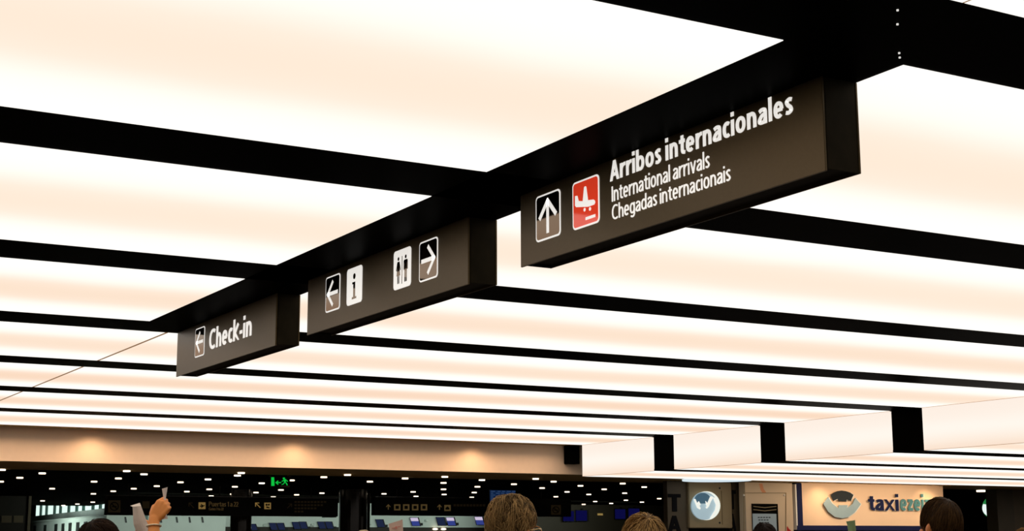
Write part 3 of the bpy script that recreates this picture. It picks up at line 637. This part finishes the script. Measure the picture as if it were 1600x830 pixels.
# poster kiosk
YP = 36.2
t = thing('poster_kiosk', 'beige poster kiosk with a small framed notice, left of the taxi sign', 'kiosk', (on_y(1193, 790, YP).x, YP, 0))
M['beige'] = mat('beige_kiosk', (.60, .47, .33, 1), .5, 0, .3, .06, 2)
full('body', 1155.5, 1229, 755, YP+.2, .3, M['beige'], t)
yplate('frame_line', [[(1161.5, 770), (1228, 770), (1228, 771), (1161.5, 771)], [(1161.5, 771), (1162.3, 771), (1162.3, 850), (1161.5, 850)], [(1227.2, 771), (1228, 771), (1228, 850), (1227.2, 850)]], YP-.1, .02, M['kiosk'], t)
for px in (1162.5, 1225.5): obj('screw', MB().ball(on_y(px, 774, YP-.12), .03, 8, 6), M['letter_white'], t)
yrect('screen', 1175, 787.5, 1215, 850, YP-.1, .04, M['hall_black'], t)
s_ = yrect('notice', 1176.5, 803, 1213.5, 850, YP-.14, .01, mat('grey_blue_notice', (.22, .27, .29, 1), .3, emit=(.25, .32, .35, 1), estr=.2), t)
for k in range(3):
    yplate('text_line', [[(1184+i*4.2+k, 808+k*4), (1187+i*4.2+k, 808+k*4), (1187+i*4.2+k, 809.6+k*4), (1184+i*4.2+k, 809.6+k*4)] for i in range(4+(k == 0))], YP-.15, .004, M['slate'], t)
for k in range(2): yplate('arc_line', [(1177, 791+k*5), (1195, 793+k*5), (1213, 791+k*5), (1213, 792+k*5), (1195, 794+k*5), (1177, 792+k*5)], YP-.14, .004, M['kiosk'], t)
yplate('orange_reflection', [[(1186, 756), (1191, 756), (1193, 764), (1197, 770), (1191, 770), (1188, 765)]], YP-.1, .004, mat('orange_reflection_paint', (.62, .24, .10, 1), .5), t)  # painted reflection streak, not a part of the kiosk
# taxi desk sign
YT = 36.2
t = thing('taxi_desk_sign', 'wide cream sign reading taxiezeiza with silver eye logo', 'sign', (on_y(1360, 790, YT).x, YT, 0))
yrect('panel', 1249.5, 756.5, 1471, 821.8, YT, .1, M['pearl'], t)
yrect('frame_bottom', 1240, 821.8, 1471, 829.5, YT, .16, M['navy'], t, .01)
yrect('frame_side', 1241, 755.5, 1249.5, 829.5, YT, .14, M['navy'], t, .01)
yrect('light_edge', 1238.6, 757, 1240.4, 828, YT, .15, M['letter_white'], t)
full('post', 1236, 1238.4, 754, YT+.2, .3, M['hall_black'], t)
xa, xb = XZ(1238, 800, YT)[0], XZ(1474, 800, YT)[0]
obj('desk_wall', MB().box(xa, xb, YT+.02, YT+.3, 0, XZ(1360, 829.5, YT)[1]), M['hall_black'], t)
obj('header', MB().box(xa, xb, YT+.02, YT+.3, XZ(1360, 757, YT)[1], HALL), M['hall_black'], t)
cap = [(1297.6, 773.6), (1302, 770.3), (1308, 767.7), (1314.3, 766.8), (1321, 767.7), (1328, 770), (1333, 773.6), (1329, 782.8), (1322.5, 780.6), (1321.9, 783.9), (1310.3, 783.5), (1308.7, 779.5), (1302, 782.8)]
low = [(1285.8, 787.4), (1293.6, 777), (1299.5, 786.7), (1309.4, 794.6), (1310.3, 789.4), (1323.8, 789.4), (1322.9, 794.6), (1331.7, 787.4), (1335.6, 778.2), (1344.4, 788), (1340, 794.5), (1335, 801), (1324.5, 808.4), (1314.6, 810.2), (1303.5, 807.7), (1293.6, 799.9)]
def shift(P, dx, dy): return [(a+dx, b+dy) for a, b in P]
lg = yplate('logo_cap', cap, YT-.17, .02, M['slate'], t); yplate('logo_cap_side', shift(cap, -.5, .3), YT-.1, .07, M['letter_white'], lg)
lg = yplate('logo_body', low, YT-.17, .02, M['silver'], t); yplate('logo_body_side', shift(low, -.5, .3), YT-.1, .07, M['letter_white'], lg)
for txt, p0, p1, m_ in (('taxi', 1357, 1404, M['navy']), ('ezeiza', 1406.5, 1464, M['teal'])):
    ylettering('letters_side', txt, p0-.9, 798.6, p1-.9, 25, YT-.1, .06, M['letter_white'], t, .21); ylettering('letters_face', txt, p0, 798, p1, 25, YT-.16, .02, m_, t, .21)
for px in (1275, 1442):
    p = on_y(px, 757, YT); spot((p.x, YT-.7, HALL-.02), (p.x, YT-.15, 2.4), 30, 120, 1, (1, .70, .42), .03)
p = on_y(1360, 790, YT); area((p.x, YT-2.2, HALL-.05), (p.x, YT, 2.4), 48, 6, .2, (1, .76, .52))
p = on_y(1140, 790, YS); area((p.x, YS-1.6, HALL-.05), (p.x, YS, 2.4), 9, 5, .2, (1, .80, .58))
# right end: dark void, coffee sign behind a brown pillar
t = thing('brown_pillar', 'dim brown pillar at the right edge in front of the green round sign', 'pillar', (on_y(1568, 790, 37.6).x, 37.6, 0))
M['pillar'] = mat('brown_pillar_panel', (.055, .042, .022, 1), .5, 0, .3, .2, 4); M['pillar2'] = mat('brown_pillar_face', (.075, .055, .027, 1), .5, 0, .3, .2, 4)
full('left_face', 1541.5, 1567, 750, 37.8, .5, M['pillar'], t); full('right_face', 1567, 1595, 750, 37.9, .5, M['pillar2'], t)
t = thing('round_sign', 'green and white round lit sign half hidden behind the brown pillar', 'sign', on_y(1551, 793, 39))
yplate('rim', parc(1551.5, 793, 17, 17.5, 0, 350, 36), 39.05, .08, glow('sign_green', (.02, .24, .06, 1), .8), t)
obj('wall_arm', MB().box(on_y(1551, 793, 39).x-.04, on_y(1551, 793, 39).x+.04, 39.06, 39.14, 0, HALL), M['hall_black'], t)
yplate('band', parc(1551.5, 794, 16.8, 14.5, 155, 262, 16)+parc(1551.5, 793, 9.5, 9.5, 262, 155, 12), 38.97, .02, glow('sign_white', (.85, .95, .92, 1), 1), t)
yplate('centre', parc(1551.5, 793, 9.2, 9.2, 0, 350, 30), 38.97, .02, glow('sign_teal', (.02, .26, .20, 1), .8), t)
p = on_z(1533, 767, HALL-.02); b = MB(); b.prism([(p.x+.16*math.cos(2*math.pi*k/16), p.y+.16*math.sin(2*math.pi*k/16), HALL-.06) for k in range(16)], (0, 0, .065))
o = obj('downlight', b, M['lamp_spot']); tag(o, 'single glowing downlight at far right, left of the brown pillar', 'downlight')
struct('wall_right', MB().box(XZ(1045, 800, 60)[0], 75, 60.1, 60.3, 0, HALL), M['hall_black'])

# ------------------------------------------------------------------ people (built facing +y, feet at z=0, then turned)
def skin_mat(name, c): return mat(name, c, .5, 0, .4, .10, 18)
M['skin'] = skin_mat('warm_skin', (.97, .33, .075, 1)); M['skin_tan'] = skin_mat('tanned_skin', (.70, .24, .075, 1))
M['paper'] = mat('white_paper', (.95, .80, .70, 1), .7, 0, .2, .06, 30)
M['eye'] = mat('eye_white', (.7, .66, .6, 1), .2)
def hair_mat(name, dark, light):
    m = mat(name, dark, .55, 0, .12); nt = m.node_tree; b = nt.nodes['Principled BSDF']
    at = nt.nodes.new('ShaderNodeAttribute'); at.attribute_name = 'tone'
    mx = nt.nodes.new('ShaderNodeMix'); mx.data_type = 'RGBA'; mx.inputs['A'].default_value = dark; mx.inputs['B'].default_value = light
    nt.links.new(at.outputs['Fac'], mx.inputs['Factor']); nt.links.new(mx.outputs['Result'], b.inputs['Base Color']); return m
CR_C, CR_R = Vector((0, -.012, 1.640)), Vector((.076, .096, .108))
def hand(mb, W, D, N, S, curls, thumb_close=.6, k=1.0):
    """W wrist, D direction of the fingers, N palm normal, S towards the thumb; unequal, knuckled fingers"""
    W, D, N, S = [Vector(v) for v in (W, D, N, S)]; D.normalize(); N = (N-D*N.dot(D)).normalized(); S = (S-D*S.dot(D)-N*S.dot(N)).normalized()
    spec = [(.030, .088, (.046, .027, .021), .0092), (.010, .092, (.050, .031, .022), .0095), (-.011, .087, (.046, .028, .021), .009), (-.030, .078, (.036, .021, .018), .008)]
    for q, (lat, kn, ln, r) in enumerate(spec):
        r *= k; K = W+(D*kn+S*lat)*k
        mb.limb([W+S*lat*.55*k+D*.012*k, W+(D*kn*.55+S*lat*.85)*k, K], [.017*k, .0165*k, r*1.25], 10)
        ang = 0; p = K; pts = [K]; rad = [r*1.12]
        for i, l in enumerate(ln):
            ang += curls[q][i]; dv = D*math.cos(R(ang))+N*math.sin(R(ang)); p = p+dv*l*k; pts.append(p); rad.append(r*(1-.08*(i+1)))
        mb.limb(pts, rad, 10)
    B = W+(D*.022+S*.026+N*.006)*k; t1 = B+(D*.034+S*(.030-.012*thumb_close)+N*.022*thumb_close)*k
    t2 = t1+(D*.030+S*(.010-.022*thumb_close)+N*.016*thumb_close)*k; t3 = t2+(D*.022-S*.016*thumb_close+N*.012*thumb_close)*k
    mb.limb([W+D*.01*k+S*.012*k, B, t1, t2, t3], [.017*k, .016*k, .0125*k, .0108*k, .0085*k], 10)
REST = [(18, 22, 12), (22, 26, 14), (26, 28, 16), (30, 30, 18)]
FIST = [(62, 78, 48), (66, 82, 50), (70, 82, 50), (74, 80, 50)]
def to_bm(me): bm = bmesh.new(); bm.from_mesh(me); return bm
def person(label, head_at, top, face_dir, hairs, shirt, trousers, skin='skin', arms=None, hair_kind='short', group=None, glasses=False, voxel=.008, head_scale=1.0):
    """head_at: (x, y) of the head axis; top: height of the crown; face_dir: heading the face turns to, radians from +y clockwise"""
    s = (top-.022)/1.748
    root = thing('person', label, 'person', (head_at[0], head_at[1], 0), -face_dir, group)
    A = arms or {}
    mb = MB(); V = Vector
    # torso, neck, legs
    mb.limb([(0, 0, .96), (0, .0, 1.10), (0, -.01, 1.25), (0, -.015, 1.36)], [.135, .125, .142, .12], 16)
    for sx in (-1, 1):
        mb.limb([(.06*sx, 0, .97), (.10*sx, -.01, 1.28), (.15*sx, -.02, 1.405), (.185*sx, -.02, 1.405)], [.10, .085, .072, .058], 14)
        mb.limb([(.085*sx, 0, .93), (.095*sx, .012, .50), (.10*sx, -.01, .10)], [.088, .056, .042], 14)
        mb.limb([(.10*sx, -.03, .045), (.11*sx, .08, .035), (.118*sx, .16, .026)], [.042, .036, .026], 10)
        sh = V((.19*sx, -.02, 1.40)); key = 'R' if sx > 0 else 'L'
        if key in A:
            el, wr, D, N, S, curls, tc = A[key]; el, wr = V(el), V(wr)
        else:
            el, wr, D, N, S, curls, tc = V((.25*sx, -.03, 1.12)), V((.27*sx, .06, .885)), V((0, .15, -1)), V((-sx, 0, 0)), V((0, 1, 0)), REST, .25
        mb.limb([sh, el, wr], [.054, .040, .027], 12); fm = el+(wr-el)*.3; mb.ball(fm, .043, 12, 8)
        hand(mb, wr, D, N, S, curls, tc)
    mb.limb([(0, -.03, 1.40), (0, -.012, 1.47), (0, .0, 1.56)], [.085, .058, .056], 16)
    # head
    mb.ball(CR_C, CR_R, 28, 18); mb.ball((0, .030, 1.585), (.060, .066, .075), 20, 14); mb.ball((0, .055, 1.545), (.040, .042, .034), 16, 10)
    mb.limb([(0, .080, 1.640), (0, .096, 1.612), (0, .108, 1.592)], [.010, .012, .014], 10)
    for sx in (-1, 1):
        mb.ball((.012*sx, .097, 1.588), (.009, .010, .008), 10, 8)
        mb.limb([(.045*sx, .070, 1.652), (.02*sx, .084, 1.656)], [.010, .010], 8); mb.ball((.042*sx, .062, 1.602), (.024, .022, .020), 10, 8)
        ear = MB(); e0 = V((.080*sx, -.010, 1.605))
        mb.ball(e0, (.010, .018, .031), 12, 10); mb.ball(e0+V((.006*sx, -.010, .008)), (.008, .012, .024), 12, 8); mb.ball(e0+V((0, .006, -.024)), (.008, .010, .010), 8, 6)
    mb.ball((0, .089, 1.556), (.024, .010, .007), 12, 8); mb.ball((0, .087, 1.546), (.020, .011, .008), 12, 8)
    bmesh.ops.recalc_face_normals(mb.bm, faces=mb.bm.faces[:])
    me = bpy.data.meshes.new('body'); mb.bm.to_mesh(me); mb.bm.free()
    def mods(t):
        r = t.modifiers.new('r', 'REMESH'); r.mode = 'VOXEL'; r.voxel_size = voxel
        sm = t.modifiers.new('s', 'SMOOTH'); sm.iterations = 3; sm.factor = .5
    me2 = baked(me, mods); me2.transform(Matrix.Scale(s, 4)); me2.polygons.foreach_set('use_smooth', [True]*len(me2.polygons))
    body = link('body', me2, M[skin], root, local=True)
    S_ = Matrix.Scale(s, 4)
    def cloth(name, build, m_, vox=.014):
        b = MB(); build(b); bmesh.ops.recalc_face_normals(b.bm, faces=b.bm.faces[:]); q = bpy.data.meshes.new(name); b.bm.to_mesh(q); b.bm.free()
        def md(t):
            r = t.modifiers.new('r', 'REMESH'); r.mode = 'VOXEL'; r.voxel_size = vox; sm = t.modifiers.new('s', 'SMOOTH'); sm.iterations = 4; sm.factor = .5
        q2 = baked(q, md); q2.transform(S_); q2.polygons.foreach_set('use_smooth', [True]*len(q2.polygons)); return link(name, q2, m_, root, local=True)
    def b_shirt(b):
        b.limb([(0, 0, .93), (0, 0, 1.10), (0, -.01, 1.25), (0, -.015, 1.36)], [.158, .142, .158, .135], 16)
        for sx in (-1, 1):
            b.limb([(.06*sx, 0, .95), (.10*sx, -.01, 1.28), (.15*sx, -.02, 1.405), (.185*sx, -.02, 1.40)], [.115, .10, .085, .072], 14)
            sh = V((.19*sx, -.02, 1.40)); key = 'R' if sx > 0 else 'L'; el = V(A[key][0]) if key in A else V((.25*sx, -.03, 1.12))
            b.limb([sh, sh+(el-sh)*.92], [.070, .060], 14)
        b.limb([(0, -.025, 1.40), (0, -.018, 1.455)], [.10, .070], 14)
    cloth('shirt', b_shirt, shirt)
    def b_tr(b):
        b.limb([(0, 0, .90), (0, 0, 1.0)], [.150, .150], 16)
        for sx in (-1, 1): b.limb([(.085*sx, 0, .93), (.095*sx, .012, .50), (.10*sx, -.01, .10)], [.108, .075, .066], 14)
    cloth('trousers', b_tr, trousers)
    def b_sh(sx):
        return lambda b: b.limb([(.10*sx, -.04, .05), (.11*sx, .08, .042), (.118*sx, .175, .034)], [.050, .044, .034], 10)
    cloth('shoe', b_sh(-1), M['dark']); cloth('shoe', b_sh(1), M['dark'])
    for sx in (-1, 1): obj('eye', MB().ball(V((.031*sx, .0815, 1.630))*s, .0115*s, 12, 8), M['eye'], root, local=True, smooth=True)
    # hair: a shaped cap plus combed locks
    dark, light, n_l, length, lift, style = hairs
    hm = hair_mat('hair_'+style, dark, light); rnd = random.Random(len(label)*7+3)
    def on_scalp(d):
        if style == 'long': return not (d.y > .42 and d.z < .50 and abs(d.x) < .80) and not (d.y > .1 and d.z < -.25) and d.z > -1
        if d.y > .30 and d.z < .40+.25*max(0, d.y-.5): return False
        if d.z < -.05 and d.y > -.10: return False
        if d.z < -.05-.55*min(1, (-d.y)*1.4): return False
        return True
    def surf(d, k):
        k += (.15 if style == 'tousled' else .06)*max(0, k-1)*8*math.hypot(d.x, d.y)*max(0, d.z)
        return CR_C+Vector((d.x*CR_R.x, d.y*CR_R.y, d.z*CR_R.z))*k
    bm = bmesh.new(); bmesh.ops.create_icosphere(bm, subdivisions=5, radius=1)
    kill = [f for f in bm.faces if not on_scalp(f.calc_center_median().normalized())]
    bmesh.ops.delete(bm, geom=kill, context='FACES')
    bmesh.ops.delete(bm, geom=[v for v in bm.verts if not v.link_faces], context='VERTS')
    tl = bm.loops.layers.float_color.new('tone')
    edge = {v for e in bm.edges if e.is_boundary for v in e.verts}
    for v in bm.verts:
        d = v.co.normalized(); v.co = surf(d, 1.015 if v in edge else 1.05+lift*.35+.02*noise.noise(d*6)+.012*noise.noise(d*17))
    ring = [e for e in bm.edges if e.is_boundary]
    for f in bm.faces:
        for l in f.loops: l[tl] = (.12, .12, .12, 1)
    crown = Vector((-.45, .45, .75)).normalized() if style == 'tousled' else Vector((.12, -.42, .88)).normalized()
    made = 0
    bald = (lambda d: style == 'thin' and (d-Vector((-.05, -.30, .95)).normalized()).length < .30)
    while made < n_l:
        d = Vector((rnd.gauss(0, 1), rnd.gauss(0, 1), rnd.gauss(0, 1))).normalized()
        if not on_scalp(d): continue
        if bald(d) and rnd.random() < .75: continue
        made += 1
        t = (d*(d.dot(crown))-crown); t = t.normalized() if t.length > .05 else Vector((rnd.uniform(-1, 1), rnd.uniform(-1, 1), 0)).normalized()
        jit = Vector((rnd.gauss(0, 1), rnd.gauss(0, 1), rnd.gauss(0, 1)))*(.36 if style == 'tousled' else .16)
        clump = Vector((noise.noise(d*4.5+Vector((3, 0, 0))), noise.noise(d*4.5+Vector((0, 7, 0))), noise.noise(d*4.5)))*(.9 if style == 'tousled' else .35)
        t = (t+jit+clump); t = (t-d*t.dot(d)).normalized()
        L = length*rnd.uniform(.6, 1.25); lf = lift*rnd.uniform(.3, 1.15); nseg = 5; pts = []
        q = d.copy()
        for i in range(nseg+1):
            u = i/nseg
            kk = 1.03+lf*(.45+.9*math.sin(u*2.2))*(1 if style != 'long' else .8); pts.append(surf(q, kk))
            g = Vector((0, 0, -.30*u)); tt = t+g; tt = (tt-q*tt.dot(q)).normalized(); q = (q+tt*(L/.09/nseg)).normalized() if style != 'long' or q.z > -.2 else q
            if style == 'long' and q.z <= -.2: q = (q+Vector((0, 0, -.10))); 
        w0 = rnd.uniform(.0013, .0026); tone = min(1, max(0, rnd.gauss(.58, .26)+(.8 if style == 'tousled' else .45)*noise.noise(d*6)))
        ringp = None
        for i, p in enumerate(pts):
            r_ = w0*(1-.75*i/nseg); dd = (pts[min(i+1, nseg)]-pts[max(i-1, 0)]).normalized(); a_ = dd.cross(d); a_ = a_.normalized() if a_.length > .01 else Vector((1, 0, 0)); b2 = a_.cross(dd)
            cur = [bm.verts.new(p+a_*r_*math.cos(th)+b2*r_*math.sin(th)) for th in (0, 2.094, 4.189)]
            if ringp:
                for j in range(3):
                    f = bm.faces.new((ringp[j], ringp[(j+1) % 3], cur[(j+1) % 3], cur[j])); f.smooth = True
                    for l in f.loops: l[tl] = (tone, tone, tone, 1)
            ringp = cur
    hme = bpy.data.meshes.new('hair'); bm.to_mesh(hme); bm.free(); hme.transform(S_)
    for p in hme.polygons: p.use_smooth = True
    h = link('hair', hme, hm, root, local=True)
    if glasses:
        gl = MB()
        for sx in (-1, 1):
            gl.tube([V((.033*sx+.026*math.cos(a), .104, 1.628+.019*math.sin(a)))*s for a in [2*math.pi*k/16 for k in range(17)]], .0022, 6)
            gl.tube([V((.060*sx, .102, 1.634))*s, V((.082*sx, .06, 1.636))*s, V((.087*sx, -.01, 1.630))*s], .0022, 6)
        gl.tube([V((-.008, .105, 1.63))*s, V((.008, .105, 1.63))*s], .0022, 6)
        obj('glasses', gl, mat('gold_glasses_rim', (.75, .5, .2, 1), .25, .9), root, local=True)
    return root, s
def place(px, py, D): p = at_dist(px, py, D); return (p.x, p.y), p.z
def cl(name, c): return mat(name, c, .85, 0, .2, .15, 30, bump=.3, bscale=400)
def world_pt(root, s, p): return root.matrix_basis @ (Vector(p)*s)
def heading(px): r_ = ray(px, 830); return math.atan2(r_.x, r_.y)
AWAY = lambda px: Vector((ray(px, 830).x, ray(px, 830).y, 0)).normalized()
RIGHT = lambda px: Vector((AWAY(px).y, -AWAY(px).x, 0))
UP = Vector((0, 0, 1))
def arm(side, head_xy, top, face_dir, px, py, D, fdir, palm, thumb, curls=FIST, tc=.9, out=(0, 0, 0)):
    """arm bent at the elbow so that the wrist reaches a given place; directions as (right, up, away) seen from the front of the hall"""
    s = (top-.022)/1.748; rot = Matrix.Rotation(face_dir, 3, 'Z')
    loc = lambda v: rot @ Vector(v)
    W = at_dist(px, py, D); wl = loc(W-Vector((head_xy[0], head_xy[1], 0)))/s
    sx = 1 if side == 'R' else -1; sh = Vector((.19*sx, -.02, 1.40)); u, f = .29, .265
    v = wl-sh; dd = min(v.length, u+f-.005); wl = sh+v.normalized()*dd; n = v.normalized()
    a = (u*u-f*f+dd*dd)/(2*dd); h = math.sqrt(max(0, u*u-a*a)); b = Vector((.35*sx, .1, -1))+Vector(out); b = (b-n*b.dot(n)).normalized()
    el = sh+n*a+b*h
    cv = lambda t: loc(RIGHT(px)*t[0]+UP*t[1]+AWAY(px)*t[2])
    return (el, wl, cv(fdir), cv(palm), cv(thumb), curls, tc), s, rot
def sheet(name, rows, D, thick, m_, label, cat, bulge=.012, depth=None):
    """a sheet of paper through rows of (left px, right px, height px); gently curled, real thickness"""
    b = MB(); n = 7; grid = []
    for i, (xl, xr, y0, y1) in enumerate(rows):
        row = []
        for k in range(n):
            u = k/(n-1); p = at_dist(xl+(xr-xl)*u, y0+(y1-y0)*u, D+(depth[i] if depth else 0)-bulge*math.sin(math.pi*u)); row.append(p)
        grid.append(row)
    back = AWAY(rows[0][0])*thick
    F = [[b.bm.verts.new(p) for p in r] for r in grid]; B = [[b.bm.verts.new(p+back) for p in r] for r in grid]
    R_, C_ = len(grid), n
    for i in range(R_-1):
        for k in range(C_-1):
            b.bm.faces.new((F[i][k], F[i+1][k], F[i+1][k+1], F[i][k+1])); b.bm.faces.new((B[i][k], B[i][k+1], B[i+1][k+1], B[i+1][k]))
    for i in range(R_-1):
        b.bm.faces.new((F[i][0], B[i][0], B[i+1][0], F[i+1][0])); b.bm.faces.new((F[i][-1], F[i+1][-1], B[i+1][-1], B[i][-1]))
    for k in range(C_-1):
        b.bm.faces.new((F[0][k], F[0][k+1], B[0][k+1], B[0][k])); b.bm.faces.new((F[-1][k], B[-1][k], B[-1][k+1], F[-1][k+1]))
    o = obj(name, b, m_, smooth=False); return tag(o, label, cat)
GRPP = None
# man with tousled light brown hair
xy, z = place(801, 771.5, 5.75)
person('man seen from behind with tousled light brown hair, center of the bottom edge', xy, z, heading(800)+R(38), ((.035, .018, .006, 1), (.62, .38, .15, 1), 2600, .062, .11, 'tousled'), cl('blue_shirt', (.06, .09, .16, 1)), cl('dark_trousers', (.02, .02, .025, 1)), glasses=True)
# blond head
xy, z = place(1005, 798, 5.3)
person('person with straight dark blond hair seen from behind, right of the tousled head', xy, z, heading(1005)+R(-8), ((.07, .035, .010, 1), (.74, .44, .16, 1), 2600, .060, .10, 'straight'), cl('grey_shirt', (.2, .19, .18, 1)), cl('jeans', (.03, .045, .09, 1)))
# man at the right with thinning dark hair holding a green slip
xy, z = place(1466, 773, 7.2); hd = heading(1466)+R(-42)
aL, _, _ = arm('L', xy, z, hd, 1329, 872, 7.0, (.1, .9, .1), (.5, 0, .8), (.8, .2, -.4))
person('man with thinning dark brown hair in front of the taxi sign, holding a green slip', xy, z, hd, ((.016, .007, .002, 1), (.11, .055, .018, 1), 2200, .055, .06, 'thin'), cl('dark_shirt', (.03, .03, .035, 1)), cl('black_trousers', (.015, .015, .018, 1)), 'skin_tan', {'L': aL})
sheet('green_slip', [(1322, 1336, 815, 813), (1324, 1336.5, 821, 819), (1325, 1337.5, 829, 827), (1325.5, 1337, 858, 858)], 6.93, .002, mat('pale_green_paper', (.30, .42, .20, 1), .7, 0, .2, .2, 25), 'pale green paper slip held up in front of the taxi sign', 'paper')
# woman with dark hair, both hands up with papers
xy, z = place(159, 808.5, 7.7); hd = heading(159)+R(78)
aR, s_, rot = arm('R', xy, z, hd, 240.5, 812, 7.5, (.50, .86, .05), (.25, -.1, 1), (-.75, .6, 0), [(56, 88, 55), (60, 90, 55), (64, 90, 55), (66, 88, 55)], 1.0, (-.1, -.30, 0))
aL2, _, _ = arm('L', xy, z, hd, 221, 848, 7.85, (.15, 1, .0), (-.2, 0, -1), (.9, .1, 0), FIST, .9)
wm, ws = person('person with short dark hair at lower left, raising both hands with papers', xy, z, hd, ((.010, .005, .003, 1), (.045, .022, .010, 1), 2200, .065, .10, 'dark'), cl('white_blouse', (.5, .45, .4, 1)), cl('brown_trousers', (.06, .04, .03, 1)), 'skin', {'R': aR, 'L': aL2}, voxel=.005)
el, wr = aR[0], aR[1]; ax = (wr-el).normalized(); c = wr-ax*.035; u = ax.cross(Vector((0, 0, 1))).normalized(); v = ax.cross(u)
b = MB(); b.tube([(c+(u*math.cos(t)+v*math.sin(t))*.0335+ax*.006*math.sin(t))*ws for t in [2*math.pi*k/24 for k in range(25)]], .0045, 8)
obj('bracelet', b, mat('pale_gold_bracelet', (.9, .75, .5, 1), .25, .6), wm, local=True)
sheet('folded_paper', [(253, 262, 764, 761.3), (253.8, 261, 769, 768), (255, 259.6, 776, 776), (256, 259, 782, 782), (256.5, 259, 790, 790), (256.5, 259.5, 800, 800), (254, 261, 806, 806), (251.5, 262.5, 811.5, 811)], 7.53, .002, M['paper'], 'narrow folded white paper in the raised fist at lower left', 'paper', .010)
sheet('large_paper', [(203.5, 218.5, 790.5, 786), (207, 220.5, 792, 791), (207.6, 223.5, 800, 799), (208, 227, 810, 809), (208.6, 230.5, 820, 818), (211, 235, 826, 829), (217, 238, 838, 838)], 7.72, .002, mat('crumpled_paper', (.80, .66, .56, 1), .7, 0, .2, .28, 9, bump=.5, bscale=30), 'crumpled white sheet held up left of the raised fist', 'paper', .02, [.05, 0, 0, 0, 0, 0, 0])
# small heads further back
xy, z = place(1194.5, 814.5, 9.9); hd = heading(1194)+R(10)
aR4, _, _ = arm('R', xy, z, hd, 1234, 862, 9.8, (0, 1, 0), (-.6, 0, .8), (-.8, .2, -.4))
person('person with dark hair low in front of the poster kiosk', xy, z, hd, ((.008, .004, .003, 1), (.035, .018, .010, 1), 1500, .055, .09, 'short'), cl('green_shirt', (.05, .08, .05, 1)), cl('grey_trousers', (.05, .05, .05, 1)), 'skin', {'R': aR4})
sheet('red_card', [(1229.6, 1230.4, 822.5, 822.8), (1229.4, 1233, 826, 826.5), (1229.2, 1236.5, 830, 830), (1229.4, 1240, 850, 850)], 9.74, .003, mat('bright_red_card', (.75, .02, .015, 1), .5), 'pointed red card held up right of the dark haired head', 'card', .004)
xy, z = place(569, 826, 12.6); hd = heading(569)+R(15)
aR6, _, _ = arm('R', xy, z, hd, 620, 846, 12.6, (0, 1, 0), (-.5, 0, -.9), (-.9, .1, 0))
person('person with pale blond hair in front of the broad dark column, holding a pink paper', xy, z, hd, ((.55, .42, .25, 1), (.85, .70, .45, 1), 1200, .05, .07, 'pale'), cl('beige_shirt', (.3, .25, .2, 1)), cl('blue_trousers', (.03, .04, .07, 1)), 'skin', {'R': aR6})
pk = thing('pink_paper', 'small pink paper with a faint red mark, held up under the right hall sign', 'paper', at_dist(620, 830, 12.5))
q = sheet('page', [(606.8, 629, 819, 812), (607.8, 629.4, 824, 818), (608.8, 629.8, 832, 828), (609.6, 630, 842, 842)], 12.5, .003, mat('pink_paper', (.85, .60, .48, 1), .7, 0, .2, .05, 20), '', '', .01)
for k_ in ('label', 'category'): del q[k_]
q.data.transform(Matrix.Translation(-pk.location)); q.parent = pk
for nm, pts in (('red_mark', [[(612, 825), (617, 824.3), (617.4, 825.3), (612.3, 826)], [(617, 823.5), (620, 822.5), (621, 826), (618.5, 827.5)], [(621, 823.2), (626, 822), (626.3, 823), (621.2, 824.4)]]),):
    b = MB()
    for poly in pts: b.prism([at_dist(x, y, 12.478) for x, y in poly], AWAY(620)*.002)
    obj(nm, b, mat('faint_red_ink', (.80, .30, .22, 1), .7), pk)
xy, z = place(1601, 822.5, 8.6)
person('person with light brown hair at the right edge in front of the brown pillar', xy, z, heading(1600)+R(-10), ((.10, .05, .018, 1), (.42, .22, .08, 1), 1500, .055, .09, 'edge'), cl('tan_shirt', (.2, .14, .08, 1)), cl('olive_trousers', (.05, .05, .03, 1)))
